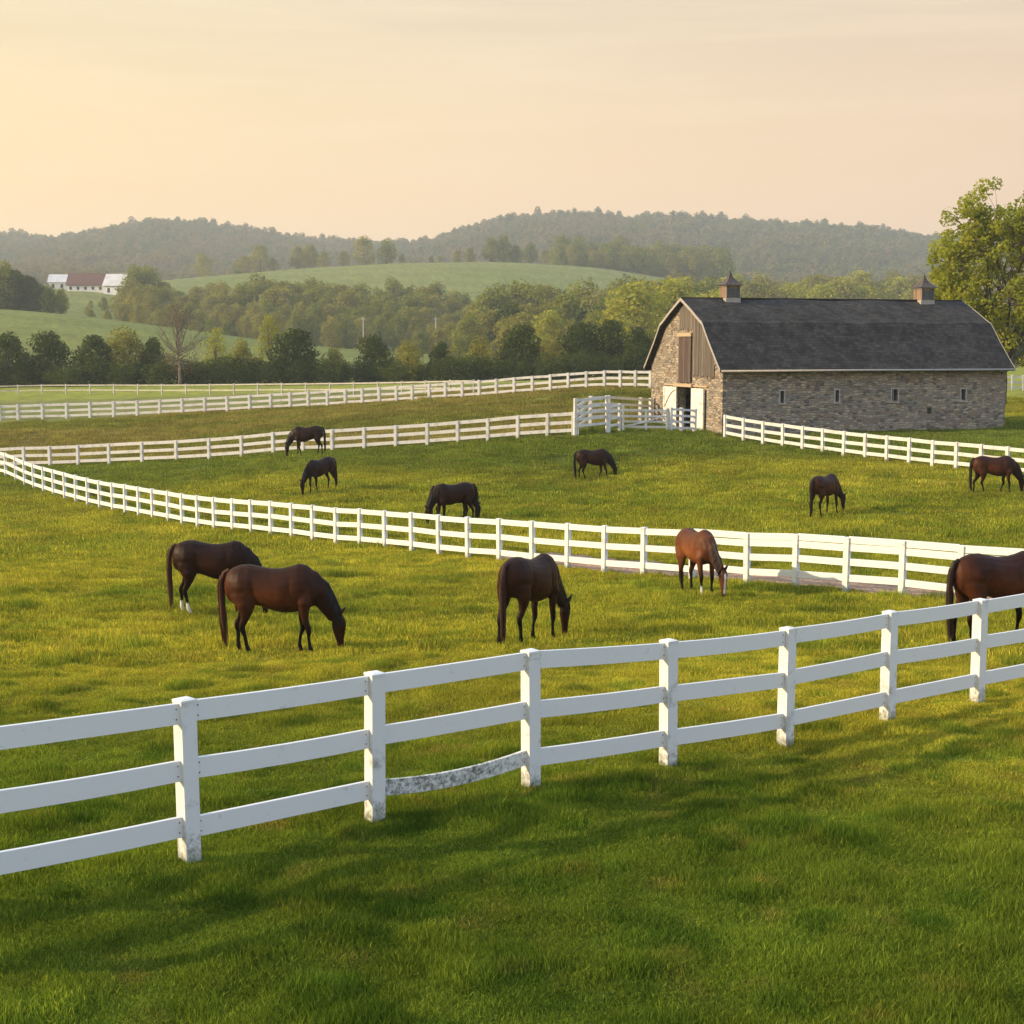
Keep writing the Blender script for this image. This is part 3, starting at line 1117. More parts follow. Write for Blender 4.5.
    ld = mb.build('loft_door', M_LOFT, root)
    mb = MB()
    mb.box((-0.2, 4.35, 6.07), (-0.003, 6.5, 6.30))
    mb.build('header', M_LINTEL, ld)
    mb = MB()
    mb.box((-0.24, 4.1, DH + 0.02), (-0.003, 6.9, DH + 0.22))
    mb.box((-0.10, 2.0, DH + 0.06), (-0.004, 4.09, DH + 0.16))
    mb.box((-0.10, 6.91, DH + 0.06), (-0.004, 8.8, DH + 0.16))
    mb.build('lintel', M_LINTEL, root)
    # double doors folded open against the wall
    def door(y0, y1, swing, hinge_y, name='barn_door'):
        mb = MB()
        zb, zt = -0.02, DH - 0.03
        w = abs(y1 - y0)
        mb.box((-0.06, 0, zb), (0, w, zt))
        M = Matrix.Translation((-0.08, hinge_y, 0)) @ Matrix.Rotation(swing, 4, 'Z')
        d = mb.build(name, M_DOORW, root)
        d.matrix_local = M
        fr = MB()
        for a in (0.0, w - 0.14):
            fr.box((-0.10, a, zb), (-0.062, a + 0.14, zt))
        for z_ in (zb, 1.2, zt - 0.14):
            fr.box((-0.10, 0.141, z_), (-0.063, w - 0.141, z_ + 0.14))
        fr.build('door_frame', M_DOORW, d)
        br = MB()
        pts = []
        for i in range(7):
            q = i / 6
            pts.append(((-0.085), 0.2 + (w - 0.4) * q, zt - 0.2 - 1.1 * (1 - math.cos(q * PI / 2))))
        br.tube(pts, [0.035] * 7, 4)
        br.build('brace', M_TRIM, d)
        return d
    door(D1, D1 + 2.1, 0, D1 + 0.02)
    door(0, 2.15, PI - R(4), D0 - 0.02)
    # wall and floor behind the opening, interior shade painted as near-black colour
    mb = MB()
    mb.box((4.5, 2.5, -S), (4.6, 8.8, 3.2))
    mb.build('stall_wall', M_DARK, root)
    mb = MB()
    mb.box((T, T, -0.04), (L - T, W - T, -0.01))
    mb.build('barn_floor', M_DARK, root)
    # ---- roof
    OV, OE = 0.38, 0.42                       # gable and eave overhangs
    prof = []
    ez = HE - 0.28
    prof += [(-OE, ez), (0.05, HE + 0.28), (IN * 0.55, HE + 0.28 + (HB - HE) * 0.60), (IN, HB + 0.14), (W / 2 * 0.72 + IN * 0.28, HB + 0.14 + (HR - HB) * 0.74)]
    prof = [(-OE, ez), (0.0, HE + 0.12), (IN * 0.5, HE + 0.12 + (HB - HE) * 0.49), (IN * 0.93, HB), (IN * 1.07, HB + 0.14), ((IN + W / 2) / 2, (HB + HR) / 2 + 0.10), (W / 2, HR + 0.06)]
    full = prof + [(W - y, z) for y, z in reversed(prof[:-1])]
    x0, x1 = -OV, L + OV * 0.8
    # hipped far end: the far gable leans in as in the photograph (clipped ends)
    v, f, uvs = [], [], []
    nseg = len(full)
    s = 0
    ss = [0]
    for a, b in zip(full[:-1], full[1:]):
        s += math.hypot(b[0] - a[0], b[1] - a[1])
        ss.append(s)
    TH = 0.16
    nx = 24
    top = []
    me = bpy.data.meshes.new('roof')
    bm = bmesh.new()
    uvl = bm.loops.layers.uv.new('UVMap')
    rng = random.Random(21)
    gridt, gridb = [], []
    for i in range(nx + 1):
        x = x0 + (x1 - x0) * i / nx
        rt, rb = [], []
        for k, (y, z) in enumerate(full):
            dz = 0.035 * math.sin(i * 0.9) * (1 if 0 < i < nx else 0) * (0.5 if k in (0, nseg - 1) else 1)
            rt.append(bm.verts.new((x, y, z + TH * 0.5 + dz)))
            rb.append(bm.verts.new((x, y + (0.04 if k < nseg / 2 else -0.04), z - TH * 0.6 + dz)))
        gridt.append(rt)
        gridb.append(rb)

    def face(vs, coords=None):
        fc = bm.faces.new(vs)
        if coords:
            for lp, c_ in zip(fc.loops, coords):
                lp[uvl].uv = c_
        return fc
    for i in range(nx):
        xa, xb = x0 + (x1 - x0) * i / nx, x0 + (x1 - x0) * (i + 1) / nx
        for k in range(nseg - 1):
            face([gridt[i][k], gridt[i + 1][k], gridt[i + 1][k + 1], gridt[i][k + 1]], [(xa, ss[k]), (xb, ss[k]), (xb, ss[k + 1]), (xa, ss[k + 1])])
            face([gridb[i][k + 1], gridb[i + 1][k + 1], gridb[i + 1][k], gridb[i][k]], [(xa, ss[k]), (xb, ss[k]), (xb, ss[k + 1]), (xa, ss[k + 1])])
        face([gridb[i][0], gridb[i + 1][0], gridt[i + 1][0], gridt[i][0]])
        face([gridt[i][-1], gridt[i + 1][-1], gridb[i + 1][-1], gridb[i][-1]])
    for k in range(nseg - 1):
        face([gridb[0][k], gridt[0][k], gridt[0][k + 1], gridb[0][k + 1]])
        face([gridb[nx][k + 1], gridt[nx][k + 1], gridt[nx][k], gridb[nx][k]])
    bm.to_mesh(me)
    bm.free()
    roof = mesh_obj('roof', me, M_SLATE, root)
    # rake boards following the gambrel line
    for xr in (x0 - 0.035, x1 + 0.003):
        mb = MB()
        for (ya, za), (yb, zb) in zip(full[:-1], full[1:]):
            v = [(xr, ya, za - 0.08), (xr + 0.032, ya, za - 0.08), (xr + 0.032, yb, zb - 0.08), (xr, yb, zb - 0.08), (xr, ya, za + 0.11), (xr + 0.032, ya, za + 0.11), (xr + 0.032, yb, zb + 0.11), (xr, yb, zb + 0.11)]
            mb.add(v, [(0, 3, 2, 1), (4, 5, 6, 7), (0, 4, 7, 3), (1, 2, 6, 5)])
        mb.build('rake_board', M_TRIM, roof)
    # gutter along the front eave, ridge cap
    mb = MB()
    mb.tube([(x0 + 0.05, -OE - 0.06, ez + 0.0), (x1 - 0.05, -OE - 0.06, ez + 0.0)], [0.065, 0.065], 8)
    mb.build('gutter', M_TRIM, roof, True)
    mb = MB()
    mb.tube([(x0 + 0.02, W / 2, HR + 0.15), (x1 - 0.02, W / 2, HR + 0.15)], [0.07, 0.07], 6)
    mb.build('ridge_cap', M_SLATE, roof, True)
    # ---- cupolas
    for cx in (3.05, 17.4):
        y = W / 2
        zb, zt = HR - 0.25, HR + 0.92
        hw = 0.47
        mb = MB()
        mb.box((cx - hw, y - hw, zb), (cx + hw, y + hw, zt))
        cu = mb.build('cupola', M_CUPW, root)
        mb = MB()
        mb.box((cx - hw - 0.07, y - hw - 0.07, zt), (cx + hw + 0.07, y + hw + 0.07, zt + 0.08))
        mb.box((cx - hw - 0.05, y - hw - 0.05, zb), (cx + hw + 0.05, y + hw + 0.05, zb + 0.42))
        mb.build('cornice', M_TRIM, cu)
        mb = MB()
        k = zb + 0.5
        while k < zt - 0.15:
            mb.box((cx - hw + 0.12, y - hw - 0.035, k), (cx + hw - 0.12, y - hw - 0.004, k + 0.07))
            k += 0.11
        for a in (-1, 1):
            mb.box((cx + a * (hw - 0.06) - 0.05, y - hw - 0.04, zb + 0.43), (cx + a * (hw - 0.06) + 0.05, y - hw - 0.003, zt - 0.002))
        mb.build('louvre', M_LOUVRE, cu)
        # flared pyramid roof
        pr = [(hw + 0.22, zt + 0.081), (hw + 0.04, zt + 0.20), (hw * 0.6, zt + 0.40), (hw * 0.28, zt + 0.62), (0.05, zt + 0.86)]
        v, f = [], []
        for r_, z_ in pr:
            v += [(cx - r_, y - r_, z_), (cx + r_, y - r_, z_), (cx + r_, y + r_, z_), (cx - r_, y + r_, z_)]
        for i in range(len(pr) - 1):
            for k in range(4):
                k2 = (k + 1) % 4
                f.append((i * 4 + k, i * 4 + k2, i * 4 + 4 + k2, i * 4 + 4 + k))
        f.append((3, 2, 1, 0))
        nn = len(pr) * 4
        f.append((nn - 4, nn - 3, nn - 2, nn - 1))
        mesh_obj('cupola_roof', pydata('cupola_roof', v, f), M_CUPR, cu)
        mb = MB()
        mb.tube([(cx, y, zt + 0.84), (cx, y, zt + 1.02)], [0.04, 0.015], 6)
        mb.build('finial', M_CUPR, cu)
    return root


build_barn()


# ------------------------------------------------------------------ horses
def ring_tube(bm, secs, n=14):
    """secs: list of (centre Vector, dir-up Vector (in-plane), half height, half width, lateral Vector)"""
    rings = []
    for c, u, ht, hw, lat in secs:
        r = []
        for k in range(n):
            a = 2 * PI * k / n
            r.append(bm.verts.new(c + u * (ht * math.sin(a)) + lat * (hw * math.cos(a))))
        rings.append(r)
    for a, b in zip(rings[:-1], rings[1:]):
        for k in range(n):
            k2 = (k + 1) % n
            bm.faces.new((a[k], a[k2], b[k2], b[k]))
    bm.faces.new(list(reversed(rings[0])))
    bm.faces.new(rings[-1])


def path_tube(bm, pts, n=12):
    """pts: (x,y,z, half in-plane thickness, half lateral width); in-plane = x-z plane"""
    P_ = [Vector(p[:3]) for p in pts]
    secs = []
    for i, p in enumerate(pts):
        t = (P_[min(i + 1, len(P_) - 1)] - P_[max(i - 1, 0)]).normalized()
        lat = Vector((0, 1, 0))
        lat = (lat - t * lat.dot(t)).normalized()
        u = t.cross(lat).normalized()
        secs.append((P_[i], u, p[3], p[4], lat))
    ring_tube(bm, secs, n)


def horse_profile(pose):
    return pose


def make_horse(label, x, y, heading, scale=1.0, pose=None, coat=(0.055, 0.022, 0.012), coat2=(0.09, 0.035, 0.016), points=(0.004, 0.003, 0.003), group='grazing horses', voxel=0.018,
               socks=(), blaze=False, name='horse', headdrop=0.0, mane_col=(0.004, 0.003, 0.003), tail_col=(0.010, 0.005, 0.004)):
    """heading: radians, direction the horse faces (0 = +x). pose: dict(front=(a,b), hind=(a,b), turn=lateral neck bend)"""
    pose = pose or {}
    fo = pose.get('front', (0.05, -0.12))
    hi = pose.get('hind', (0.0, -0.18))
    turn = pose.get('turn', 0.0)
    neck = pose.get('neck', 0.0)              # moves the lowered head forwards (+) or back (-)
    tswing = pose.get('tail', 0.0)
    bm = bmesh.new()
    V3 = Vector
    up, lat = V3((0, 0, 1)), V3((0, 1, 0))
    body = [(-0.86, 1.30, 1.05, 0.06), (-0.80, 1.44, 0.95, 0.15), (-0.70, 1.51, 0.88, 0.22), (-0.55, 1.555, 0.86, 0.27), (-0.38, 1.56, 0.87, 0.285), (-0.2, 1.52, 0.84, 0.28), (0.0, 1.485, 0.77, 0.295), (0.18, 1.485, 0.73, 0.305),
            (0.36, 1.52, 0.73, 0.285), (0.50, 1.565, 0.75, 0.245), (0.64, 1.535, 0.79, 0.225), (0.76, 1.44, 0.84, 0.20), (0.86, 1.32, 0.90, 0.15), (0.93, 1.2, 0.98, 0.08)]
    ring_tube(bm, [(V3((bx, 0, (t + b) / 2)), up, (t - b) / 2, w, lat) for bx, t, b, w in body], 18)

    def ty(xx):
        k = max(0, xx - 0.62) / 0.8
        return turn * k * k
    nk = [(0.50, 1.22, 0.30, 0.165), (0.72, 1.17, 0.275, 0.15), (0.90, 1.05, 0.225, 0.115), (1.05, 0.91, 0.185, 0.09), (1.18, 0.76, 0.155, 0.08), (1.29, 0.63, 0.13, 0.075)]
    hd = [(1.37, 0.665, 0.075, 0.07), (1.375, 0.58, 0.125, 0.088), (1.372, 0.48, 0.135, 0.088), (1.375, 0.36, 0.105, 0.075), (1.388, 0.24, 0.075, 0.058), (1.40, 0.15, 0.064, 0.052), (1.405, 0.09, 0.062, 0.052), (1.40, 0.045, 0.045, 0.042)]

    def nx_(xx, zz):
        return xx - 0.19 * max(0, xx - 0.72) / 0.65 + neck * max(0, (1.25 - zz)) * (1 if xx > 0.7 else 0)
    path_tube(bm, [(nx_(a, b), ty(a), b, c, d) for a, b, c, d in nk], 14)
    path_tube(bm, [(nx_(a, b), ty(1.37), b, c, d) for a, b, c, d in hd], 14)
    hy = ty(1.37)
    for s in (-1, 1):                         # ears
        e = (nx_(1.40, 0.68), hy + s * 0.05, 0.67)
        path_tube(bm, [(e[0], e[1], e[2], 0.035, 0.035), (e[0] + 0.05, e[1] + s * 0.012, e[2] + 0.06, 0.03, 0.036), (e[0] + 0.10, e[1] + s * 0.02, e[2] + 0.12, 0.014, 0.018), (e[0] + 0.115, e[1] + s * 0.02, e[2] + 0.14, 0.004, 0.005)], 8)
    # legs
    legs = []
    for s, off in zip((-1, 1), fo):
        bend = abs(off) * 0.12
        J = [(0.60, 0.14, 1.10, 0.15, 0.08), (0.60, 0.165, 0.92, 0.13, 0.085), (0.57, 0.165, 0.76, 0.088, 0.07), (0.575, 0.155, 0.60, 0.062, 0.055), (0.595, 0.15, 0.47, 0.055, 0.05), (0.595, 0.15, 0.41, 0.050, 0.045), (0.592, 0.15, 0.33, 0.034, 0.030),
             (0.592, 0.15, 0.20, 0.034, 0.029), (0.597, 0.15, 0.145, 0.044, 0.038), (0.625, 0.15, 0.085, 0.036, 0.035), (0.645, 0.15, 0.05, 0.050, 0.048), (0.655, 0.15, 0.0, 0.066, 0.058)]
        pts = [(q[0] + off * (1.10 - q[2]) / 1.10 + (bend if 0.38 < q[2] < 0.5 else 0), s * q[1], q[2], q[3], q[4]) for q in J]
        legs.append(pts)
        path_tube(bm, pts, 12)
    for s, off in zip((-1, 1), hi):
        J = [(-0.50, 0.12, 1.25, 0.24, 0.10), (-0.52, 0.155, 1.06, 0.24, 0.12), (-0.50, 0.165, 0.90, 0.19, 0.11), (-0.52, 0.16, 0.76, 0.115, 0.08), (-0.57, 0.155, 0.64, 0.074, 0.056), (-0.635, 0.15, 0.54, 0.064, 0.048), (-0.64, 0.15, 0.48, 0.058, 0.045),
             (-0.615, 0.15, 0.38, 0.040, 0.034), (-0.605, 0.15, 0.22, 0.037, 0.032), (-0.60, 0.15, 0.15, 0.046, 0.040), (-0.57, 0.15, 0.085, 0.037, 0.036), (-0.55, 0.15, 0.05, 0.051, 0.048), (-0.54, 0.15, 0.0, 0.066, 0.058)]
        pts = [(q[0] + off * (1.25 - q[2]) / 1.25, s * q[1], q[2], q[3], q[4]) for q in J]
        legs.append(pts)
        path_tube(bm, pts, 12)
    bmesh.ops.recalc_face_normals(bm, faces=bm.faces)
    me = bpy.data.meshes.new('tmp')
    bm.to_mesh(me)
    bm.free()
    tmp = bpy.data.objects.new('tmp', me)
    C.objects.link(tmp)
    md = tmp.modifiers.new('r', 'REMESH')
    md.mode = 'VOXEL'
    md.voxel_size = voxel
    sm = tmp.modifiers.new('s', 'SMOOTH')
    sm.factor = 0.5
    sm.iterations = 5 if voxel < 0.022 else 3
    dg = bpy.context.evaluated_depsgraph_get()
    dg.update()
    bme = bpy.data.meshes.new_from_object(tmp.evaluated_get(dg))
    bpy.data.objects.remove(tmp)
    bme.name = 'body'
    # add eyes to the same mesh
    bm = bmesh.new()
    bm.from_mesh(bme)
    for s in (-1, 1):
        bmesh.ops.create_icosphere(bm, subdivisions=2, radius=0.021, matrix=Matrix.Translation((nx_(1.415, 0.53), hy + s * 0.075, 0.53)))
    bm.to_mesh(bme)
    bm.free()
    n = len(bme.vertices)
    co = np.empty(n * 3, np.float32)
    bme.vertices.foreach_get('co', co)
    co = co.reshape(-1, 3)
    X_, Y_, Z_ = co[:, 0], co[:, 1], co[:, 2]
    base = np.array(coat)[None] * np.ones((n, 1))
    # muscle forms: haunch, stifle, flank hollow, shoulder blade, ribs, neck and jaw
    lat_ = np.zeros(n)
    for mx_, mz_, rx_, rz_, am in ((-0.58, 1.18, 0.15, 0.20, 0.022), (-0.50, 0.88, 0.10, 0.10, 0.020), (-0.30, 1.10, 0.06, 0.22, -0.026), (-0.30, 0.92, 0.06, 0.08, -0.02), (0.0, 1.02, 0.22, 0.16, 0.014), (0.36, 1.12, 0.045, 0.24, -0.022),
                                   (0.52, 1.10, 0.09, 0.24, 0.024), (0.60, 0.92, 0.09, 0.07, 0.018), (0.70, 1.22, 0.045, 0.20, -0.022), (0.86, 1.06, 0.10, 0.12, 0.012), (0.0, 1.42, 0.45, 0.05, -0.012), (-0.72, 1.0, 0.05, 0.18, -0.018), (-0.52, 0.66, 0.05, 0.08, 0.008)):
        lat_ += am * np.exp(-((X_ - mx_) / rx_) ** 2 - ((Z_ - mz_) / rz_) ** 2)
    inside = np.ones(n); inside[-84:] = 0
    co2 = co.copy()
    co2[:, 1] += lat_ * np.tanh(Y_ / 0.07) * inside
    bme.vertices.foreach_set('co', co2.ravel())
    flank = np.exp(-((X_ + 0.0) ** 2) / 0.5) * np.exp(-((Z_ - 1.0) ** 2) / 0.06)
    base = mixc(base, np.array(coat2), np.clip(flank + 0.6 * sstep(-0.6, -0.85, X_) * (Z_ > 0.7), 0, 1))
    isleg = (X_ < 0.95)
    base = mixc(base, np.array(points), (1 - sstep(0.42, 0.68, Z_)) * isleg)
    muz = (X_ > 1.1) * (1 - sstep(0.06, 0.2, Z_))
    base = mixc(base, np.array(points) * 1.6, muz * 0.8)
    # dark dorsal line and dappled belly, darker crest and face
    base = mixc(base, np.array(points) * 1.5, np.clip((np.abs(Y_) < 0.05) * (Z_ > 1.42) * 0.5, 0, 1) * (X_ < 0.6))
    base = mixc(base, np.array(points) * 2.0, 0.45 * sstep(0.62, 0.9, X_) * sstep(0.55, 0.35, np.abs(Z_ - 0.9)))
    for li in socks:
        p = legs[li]
        fx, fy = p[-2][0], p[-2][1]
        d = np.hypot(X_ - fx, Y_ - fy)
        base = mixc(base, np.array([0.62, 0.60, 0.56]), (d < 0.14) * (1 - sstep(0.24, 0.29, Z_)) * sstep(0.03, 0.06, Z_))
    if blaze:
        front = sstep(0.035, 0.075, X_ - (1.195 + neck * (1.25 - Z_))) * (np.abs(Y_ - hy) < 0.022) * sstep(0.1, 0.16, Z_) * (1 - sstep(0.56, 0.6, Z_))
        base = mixc(base, np.array([0.65, 0.62, 0.58]), front)
    eye = np.zeros(n)
    eye[-84:] = 1
    base = mixc(base, np.array([0.004, 0.003, 0.003]), eye)
    a = bme.attributes.new('coat', 'FLOAT_COLOR', 'POINT')
    a.data.foreach_set('color', np.hstack([base, np.ones((n, 1))]).astype(np.float32).ravel())
    bme.polygons.foreach_set('use_smooth', [True] * len(bme.polygons))
    z = ground_z(x, y)
    z += float(bumps(np.array([x]), np.array([y]))[0])
    root = empty(name, (x, y, z - 0.015), heading)
    root.scale = (scale * 0.99, scale * 1.06, scale * 1.065)
    # tilt with the ground
    dx, dy = math.cos(heading) * 0.6, math.sin(heading) * 0.6
    sl_ = (ground_z(x + dx, y + dy) - ground_z(x - dx, y - dy)) / 1.2
    root.rotation_euler = (0, -math.atan(sl_), heading)
    tag(root, label, 'horse', group)
    mesh_obj('body', bme, M_COAT, root)
    # mane: crest ridge with locks falling to both sides
    rng = random.Random(int(abs(x) * 10) + 3)
    mb = MB()
    crest_pts = []
    for i in range(len(nk)):
        a_, b_, c_, d_ = nk[i]
        if i == 0:
            continue
        p = V3((nx_(a_, b_), ty(a_), b_))
        t0 = V3((nx_(nk[min(i + 1, 5)][0], nk[min(i + 1, 5)][1]) - nx_(nk[i - 1][0], nk[i - 1][1]), 0, nk[min(i + 1, 5)][1] - nk[i - 1][1])).normalized()
        nn = V3((-t0.z, 0, t0.x))
        crest_pts.append(p + nn * (c_ * 0.98))
    crest_pts[0] = V3((0.66, 0, 1.50))
    crest_pts.append(V3((nx_(1.42, 0.70), hy, 0.70)))
    cp_ = crest_pts
    mb.tube(cp_, [0.02] + [0.035] * (len(cp_) - 2) + [0.025], 6)
    for i in range(70):
        q = rng.random() * (len(cp_) - 1)
        k = min(int(q), len(cp_) - 2)
        p = cp_[k].lerp(cp_[k + 1], q - k)
        s = 1 if rng.random() < 0.55 else -1
        tt = (cp_[k + 1] - cp_[k]).normalized()
        l = rng.uniform(0.13, 0.24)
        w_ = tt * rng.uniform(0.012, 0.022)
        o1 = p + V3((0, s * 0.02, 0.015))
        o2 = p + V3((-0.02, s * (0.075 + rng.uniform(0, 0.02)), -l * 0.45))
        o3 = p + V3((-0.03 + rng.uniform(-0.03, 0.03), s * (0.10 + rng.uniform(0, 0.03)), -l))
        mb.add([o1 - w_, o1 + w_, o2 + w_, o2 - w_, o3], [(0, 1, 2, 3), (3, 2, 4)])
    # forelock
    for i in range(8):
        p = V3((nx_(1.42, 0.69), hy + rng.uniform(-0.02, 0.02), 0.69))
        mb.add([p, p + V3((0.01, 0.015, 0)), V3((nx_(1.50, 0.5) + rng.uniform(-0.01, 0.01), hy + rng.uniform(-0.03, 0.03), 0.52))], [(0, 1, 2)])
    mb.build('mane', hair_mat(mane_col), root)
    # tail
    mb = MB()
    ts = tswing
    tp = [V3((-0.78, 0, 1.47)), V3((-0.865, 0, 1.42)), V3((-0.93, ts * 0.2, 1.25)), V3((-0.94, ts * 0.4, 1.0)), V3((-0.93, ts * 0.7, 0.7)), V3((-0.915, ts * 0.9, 0.42)), V3((-0.90, ts, 0.22))]
    mb.tube(tp, [0.03, 0.038, 0.048, 0.058, 0.060, 0.04, 0.008], 8)
    for i in range(80):
        k0 = rng.uniform(1.0, 4.2)
        a_ = rng.uniform(0, 2 * PI)
        pp = []
        r0 = rng.uniform(0.03, 0.075)
        for m_ in range(4):
            q = min(k0 + m_ * 0.75, 5.99)
            k = int(q)
            c_ = tp[k].lerp(tp[k + 1], q - k)
            rr = r0 * (1.1 - 0.12 * m_)
            pp.append(c_ + V3((math.cos(a_) * rr, math.sin(a_) * rr, -0.02 * m_)))
        w_ = V3((-math.sin(a_), math.cos(a_), 0)) * 0.010
        v = []
        for p_ in pp[:-1]:
            v += [p_ - w_, p_ + w_]
        v.append(pp[-1] + V3((0, 0, -rng.uniform(0, 0.1))))
        mb.add(v, [(0, 1, 3, 2), (2, 3, 5, 4), (4, 5, 6)])
    mb.build('tail', hair_mat(tail_col), root, False)
    return root


def coat_mat():
    m, t, b = new_mat('horse_coat', (0.05, 0.02, 0.01), 0.5, 0.12)
    at = N(t, 'ShaderNodeAttribute', attribute_name='coat')
    g = N(t, 'ShaderNodeTexCoord')
    nz = N(t, 'ShaderNodeTexNoise')
    nz.inputs['Scale'].default_value = 5
    nz.inputs['Detail'].default_value = 6
    t.links.new(g.outputs['Object'], nz.inputs['Vector'])
    r = ramp(t, [(0.3, (0.75, 0.75, 0.75)), (0.7, (1.25, 1.2, 1.15))])
    t.links.new(nz.outputs['Fac'], r.inputs[0])
    mx = N(t, 'ShaderNodeMix', data_type='RGBA', blend_type='MULTIPLY')
    mx.inputs[0].default_value = 1
    t.links.new(at.outputs['Color'], mx.inputs[6])
    t.links.new(r.outputs[0], mx.inputs[7])
    t.links.new(mx.outputs[2], b.inputs['Base Color'])
    n2 = N(t, 'ShaderNodeTexNoise')
    n2.inputs['Scale'].default_value = 60
    t.links.new(g.outputs['Object'], n2.inputs['Vector'])
    n4 = N(t, 'ShaderNodeTexNoise')
    n4.inputs['Scale'].default_value = 7
    n4.inputs['Detail'].default_value = 2
    t.links.new(g.outputs['Object'], n4.inputs['Vector'])
    bp = N(t, 'ShaderNodeBump')
    bp.inputs['Strength'].default_value = 0.2
    bp.inputs['Distance'].default_value = 0.01
    t.links.new(n2.outputs['Fac'], bp.inputs['Height'])
    bp2 = N(t, 'ShaderNodeBump')
    bp2.inputs['Strength'].default_value = 0.2
    bp2.inputs['Distance'].default_value = 0.05
    t.links.new(n4.outputs['Fac'], bp2.inputs['Height'])
    t.links.new(bp.outputs[0], bp2.inputs['Normal'])
    t.links.new(bp2.outputs[0], b.inputs['Normal'])
    b.inputs['Sheen Weight'].default_value = 0.0
    return m


M_COAT = coat_mat()
M_MANE = new_mat('hair', (0.01, 0.008, 0.007), 0.6, 0.3)[0]
_hair = {}


def hair_mat(c):
    if c not in _hair:
        _hair[c] = new_mat('horse_hair', c, 0.6, 0.3)[0]
    return _hair[c]


def hp(px, Y, py):
    return XY(px, Y, py)


H = make_horse
DKB, DKB2 = (0.016, 0.0055, 0.0027), (0.032, 0.010, 0.0042)
BAY, BAY2 = (0.028, 0.0090, 0.0036), (0.080, 0.0240, 0.0078)
x, y = hp(212, 30.5, 612)
H('dark bay horse with white hind feet, partly hidden behind the front left brown horse', x, y, R(2), 1.0, dict(front=(0.05, -0.1), hind=(0.12, -0.12), turn=-0.15, tail=0.02), DKB, DKB2, socks=(2, 3), tail_col=(0.05, 0.016, 0.008))
x, y = hp(275, 24.7, 652)
H('brown horse grazing at the front left, side-on with its reddish tail to the left', x, y, R(-3), 1.0, dict(front=(0.10, -0.20), hind=(0.16, -0.12), turn=0.05), BAY, BAY2, tail_col=(0.06, 0.018, 0.009))
x, y = hp(527, 25.2, 643)
H('dark brown horse seen from behind at an angle, grazing just beyond the foreground fence', x, y, R(58), 1.0, dict(front=(0.08, -0.16), hind=(0.14, -0.14), turn=-0.12, tail=-0.03), (0.022, 0.007, 0.0032), (0.042, 0.0135, 0.005), tail_col=(0.028, 0.009, 0.005))
x, y = hp(697, 34.2, 593)
H('chestnut-bay horse with white blaze, facing the camera in front of the curving fence', x, y, R(-72), 1.0, dict(front=(0.02, -0.10), hind=(0.08, -0.06), turn=0.15), (0.085, 0.029, 0.012), (0.20, 0.066, 0.023), blaze=True, socks=(0,), mane_col=(0.02, 0.012, 0.01))
x, y = hp(996, 24.6, 648)
H('large brown horse at the right edge, behind the foreground fence', x, y, R(14), 1.03, dict(front=(0.04, -0.1), hind=(0.02, -0.16), turn=-0.1), BAY, BAY2, tail_col=(0.016, 0.006, 0.004))
x, y = hp(309, 80.5, 455)
H('brown horse grazing leftward right in front of the paddock back fence', x, y, R(183), 1.04, dict(front=(0.03, -0.2), hind=(0.1, -0.2), turn=0.1), DKB, DKB2, voxel=0.026)
x, y = hp(323, 66.5, 494)
H('small dark horse facing left toward the camera, grazing in the left of the middle paddock', x, y, R(230), 1.0, dict(front=(0.05, -0.12), hind=(0.1, -0.14), turn=-0.1), (0.013, 0.005, 0.003), DKB2, voxel=0.026)
x, y = hp(455, 56.5, 526)
H('dark horse grazing leftward behind the long curving fence, one of two standing side by side', x, y, R(203), 1.03, dict(front=(0.05, -0.16), hind=(0.08, -0.14), turn=0.1), DKB, DKB2, socks=(1,), voxel=0.026)
x, y = hp(452, 57.7, 524)
H('black-headed horse facing right behind the left-facing one, only its lowered head clear of it', x, y, R(-2), 0.93, dict(front=(0.0, -0.1), hind=(0.05, -0.1), neck=0.0), (0.015, 0.009, 0.008), (0.02, 0.012, 0.01), voxel=0.026)
x, y = hp(593, 71.3, 482)
H('dark bay horse walking as it grazes to the right in the middle of the paddock', x, y, R(3), 0.98, dict(front=(0.16, -0.28), hind=(0.18, -0.12), turn=0.0), DKB, DKB2, voxel=0.026)
x, y = hp(824, 54.3, 516)
H('brown horse with its tail toward the camera, grazing right of centre in the middle paddock', x, y, R(46), 1.0, dict(front=(0.1, -0.14), hind=(0.1, -0.16), turn=-0.15), BAY, BAY2, voxel=0.026)
x, y = hp(993, 58.6, 493)
H('brown horse walking right as it grazes below the barn-side fence near the right edge', x, y, R(-6), 1.0, dict(front=(0.05, -0.28), hind=(0.22, -0.20), turn=0.05), BAY, BAY2, voxel=0.026)
bpy.data.materials.remove(M_MANE)


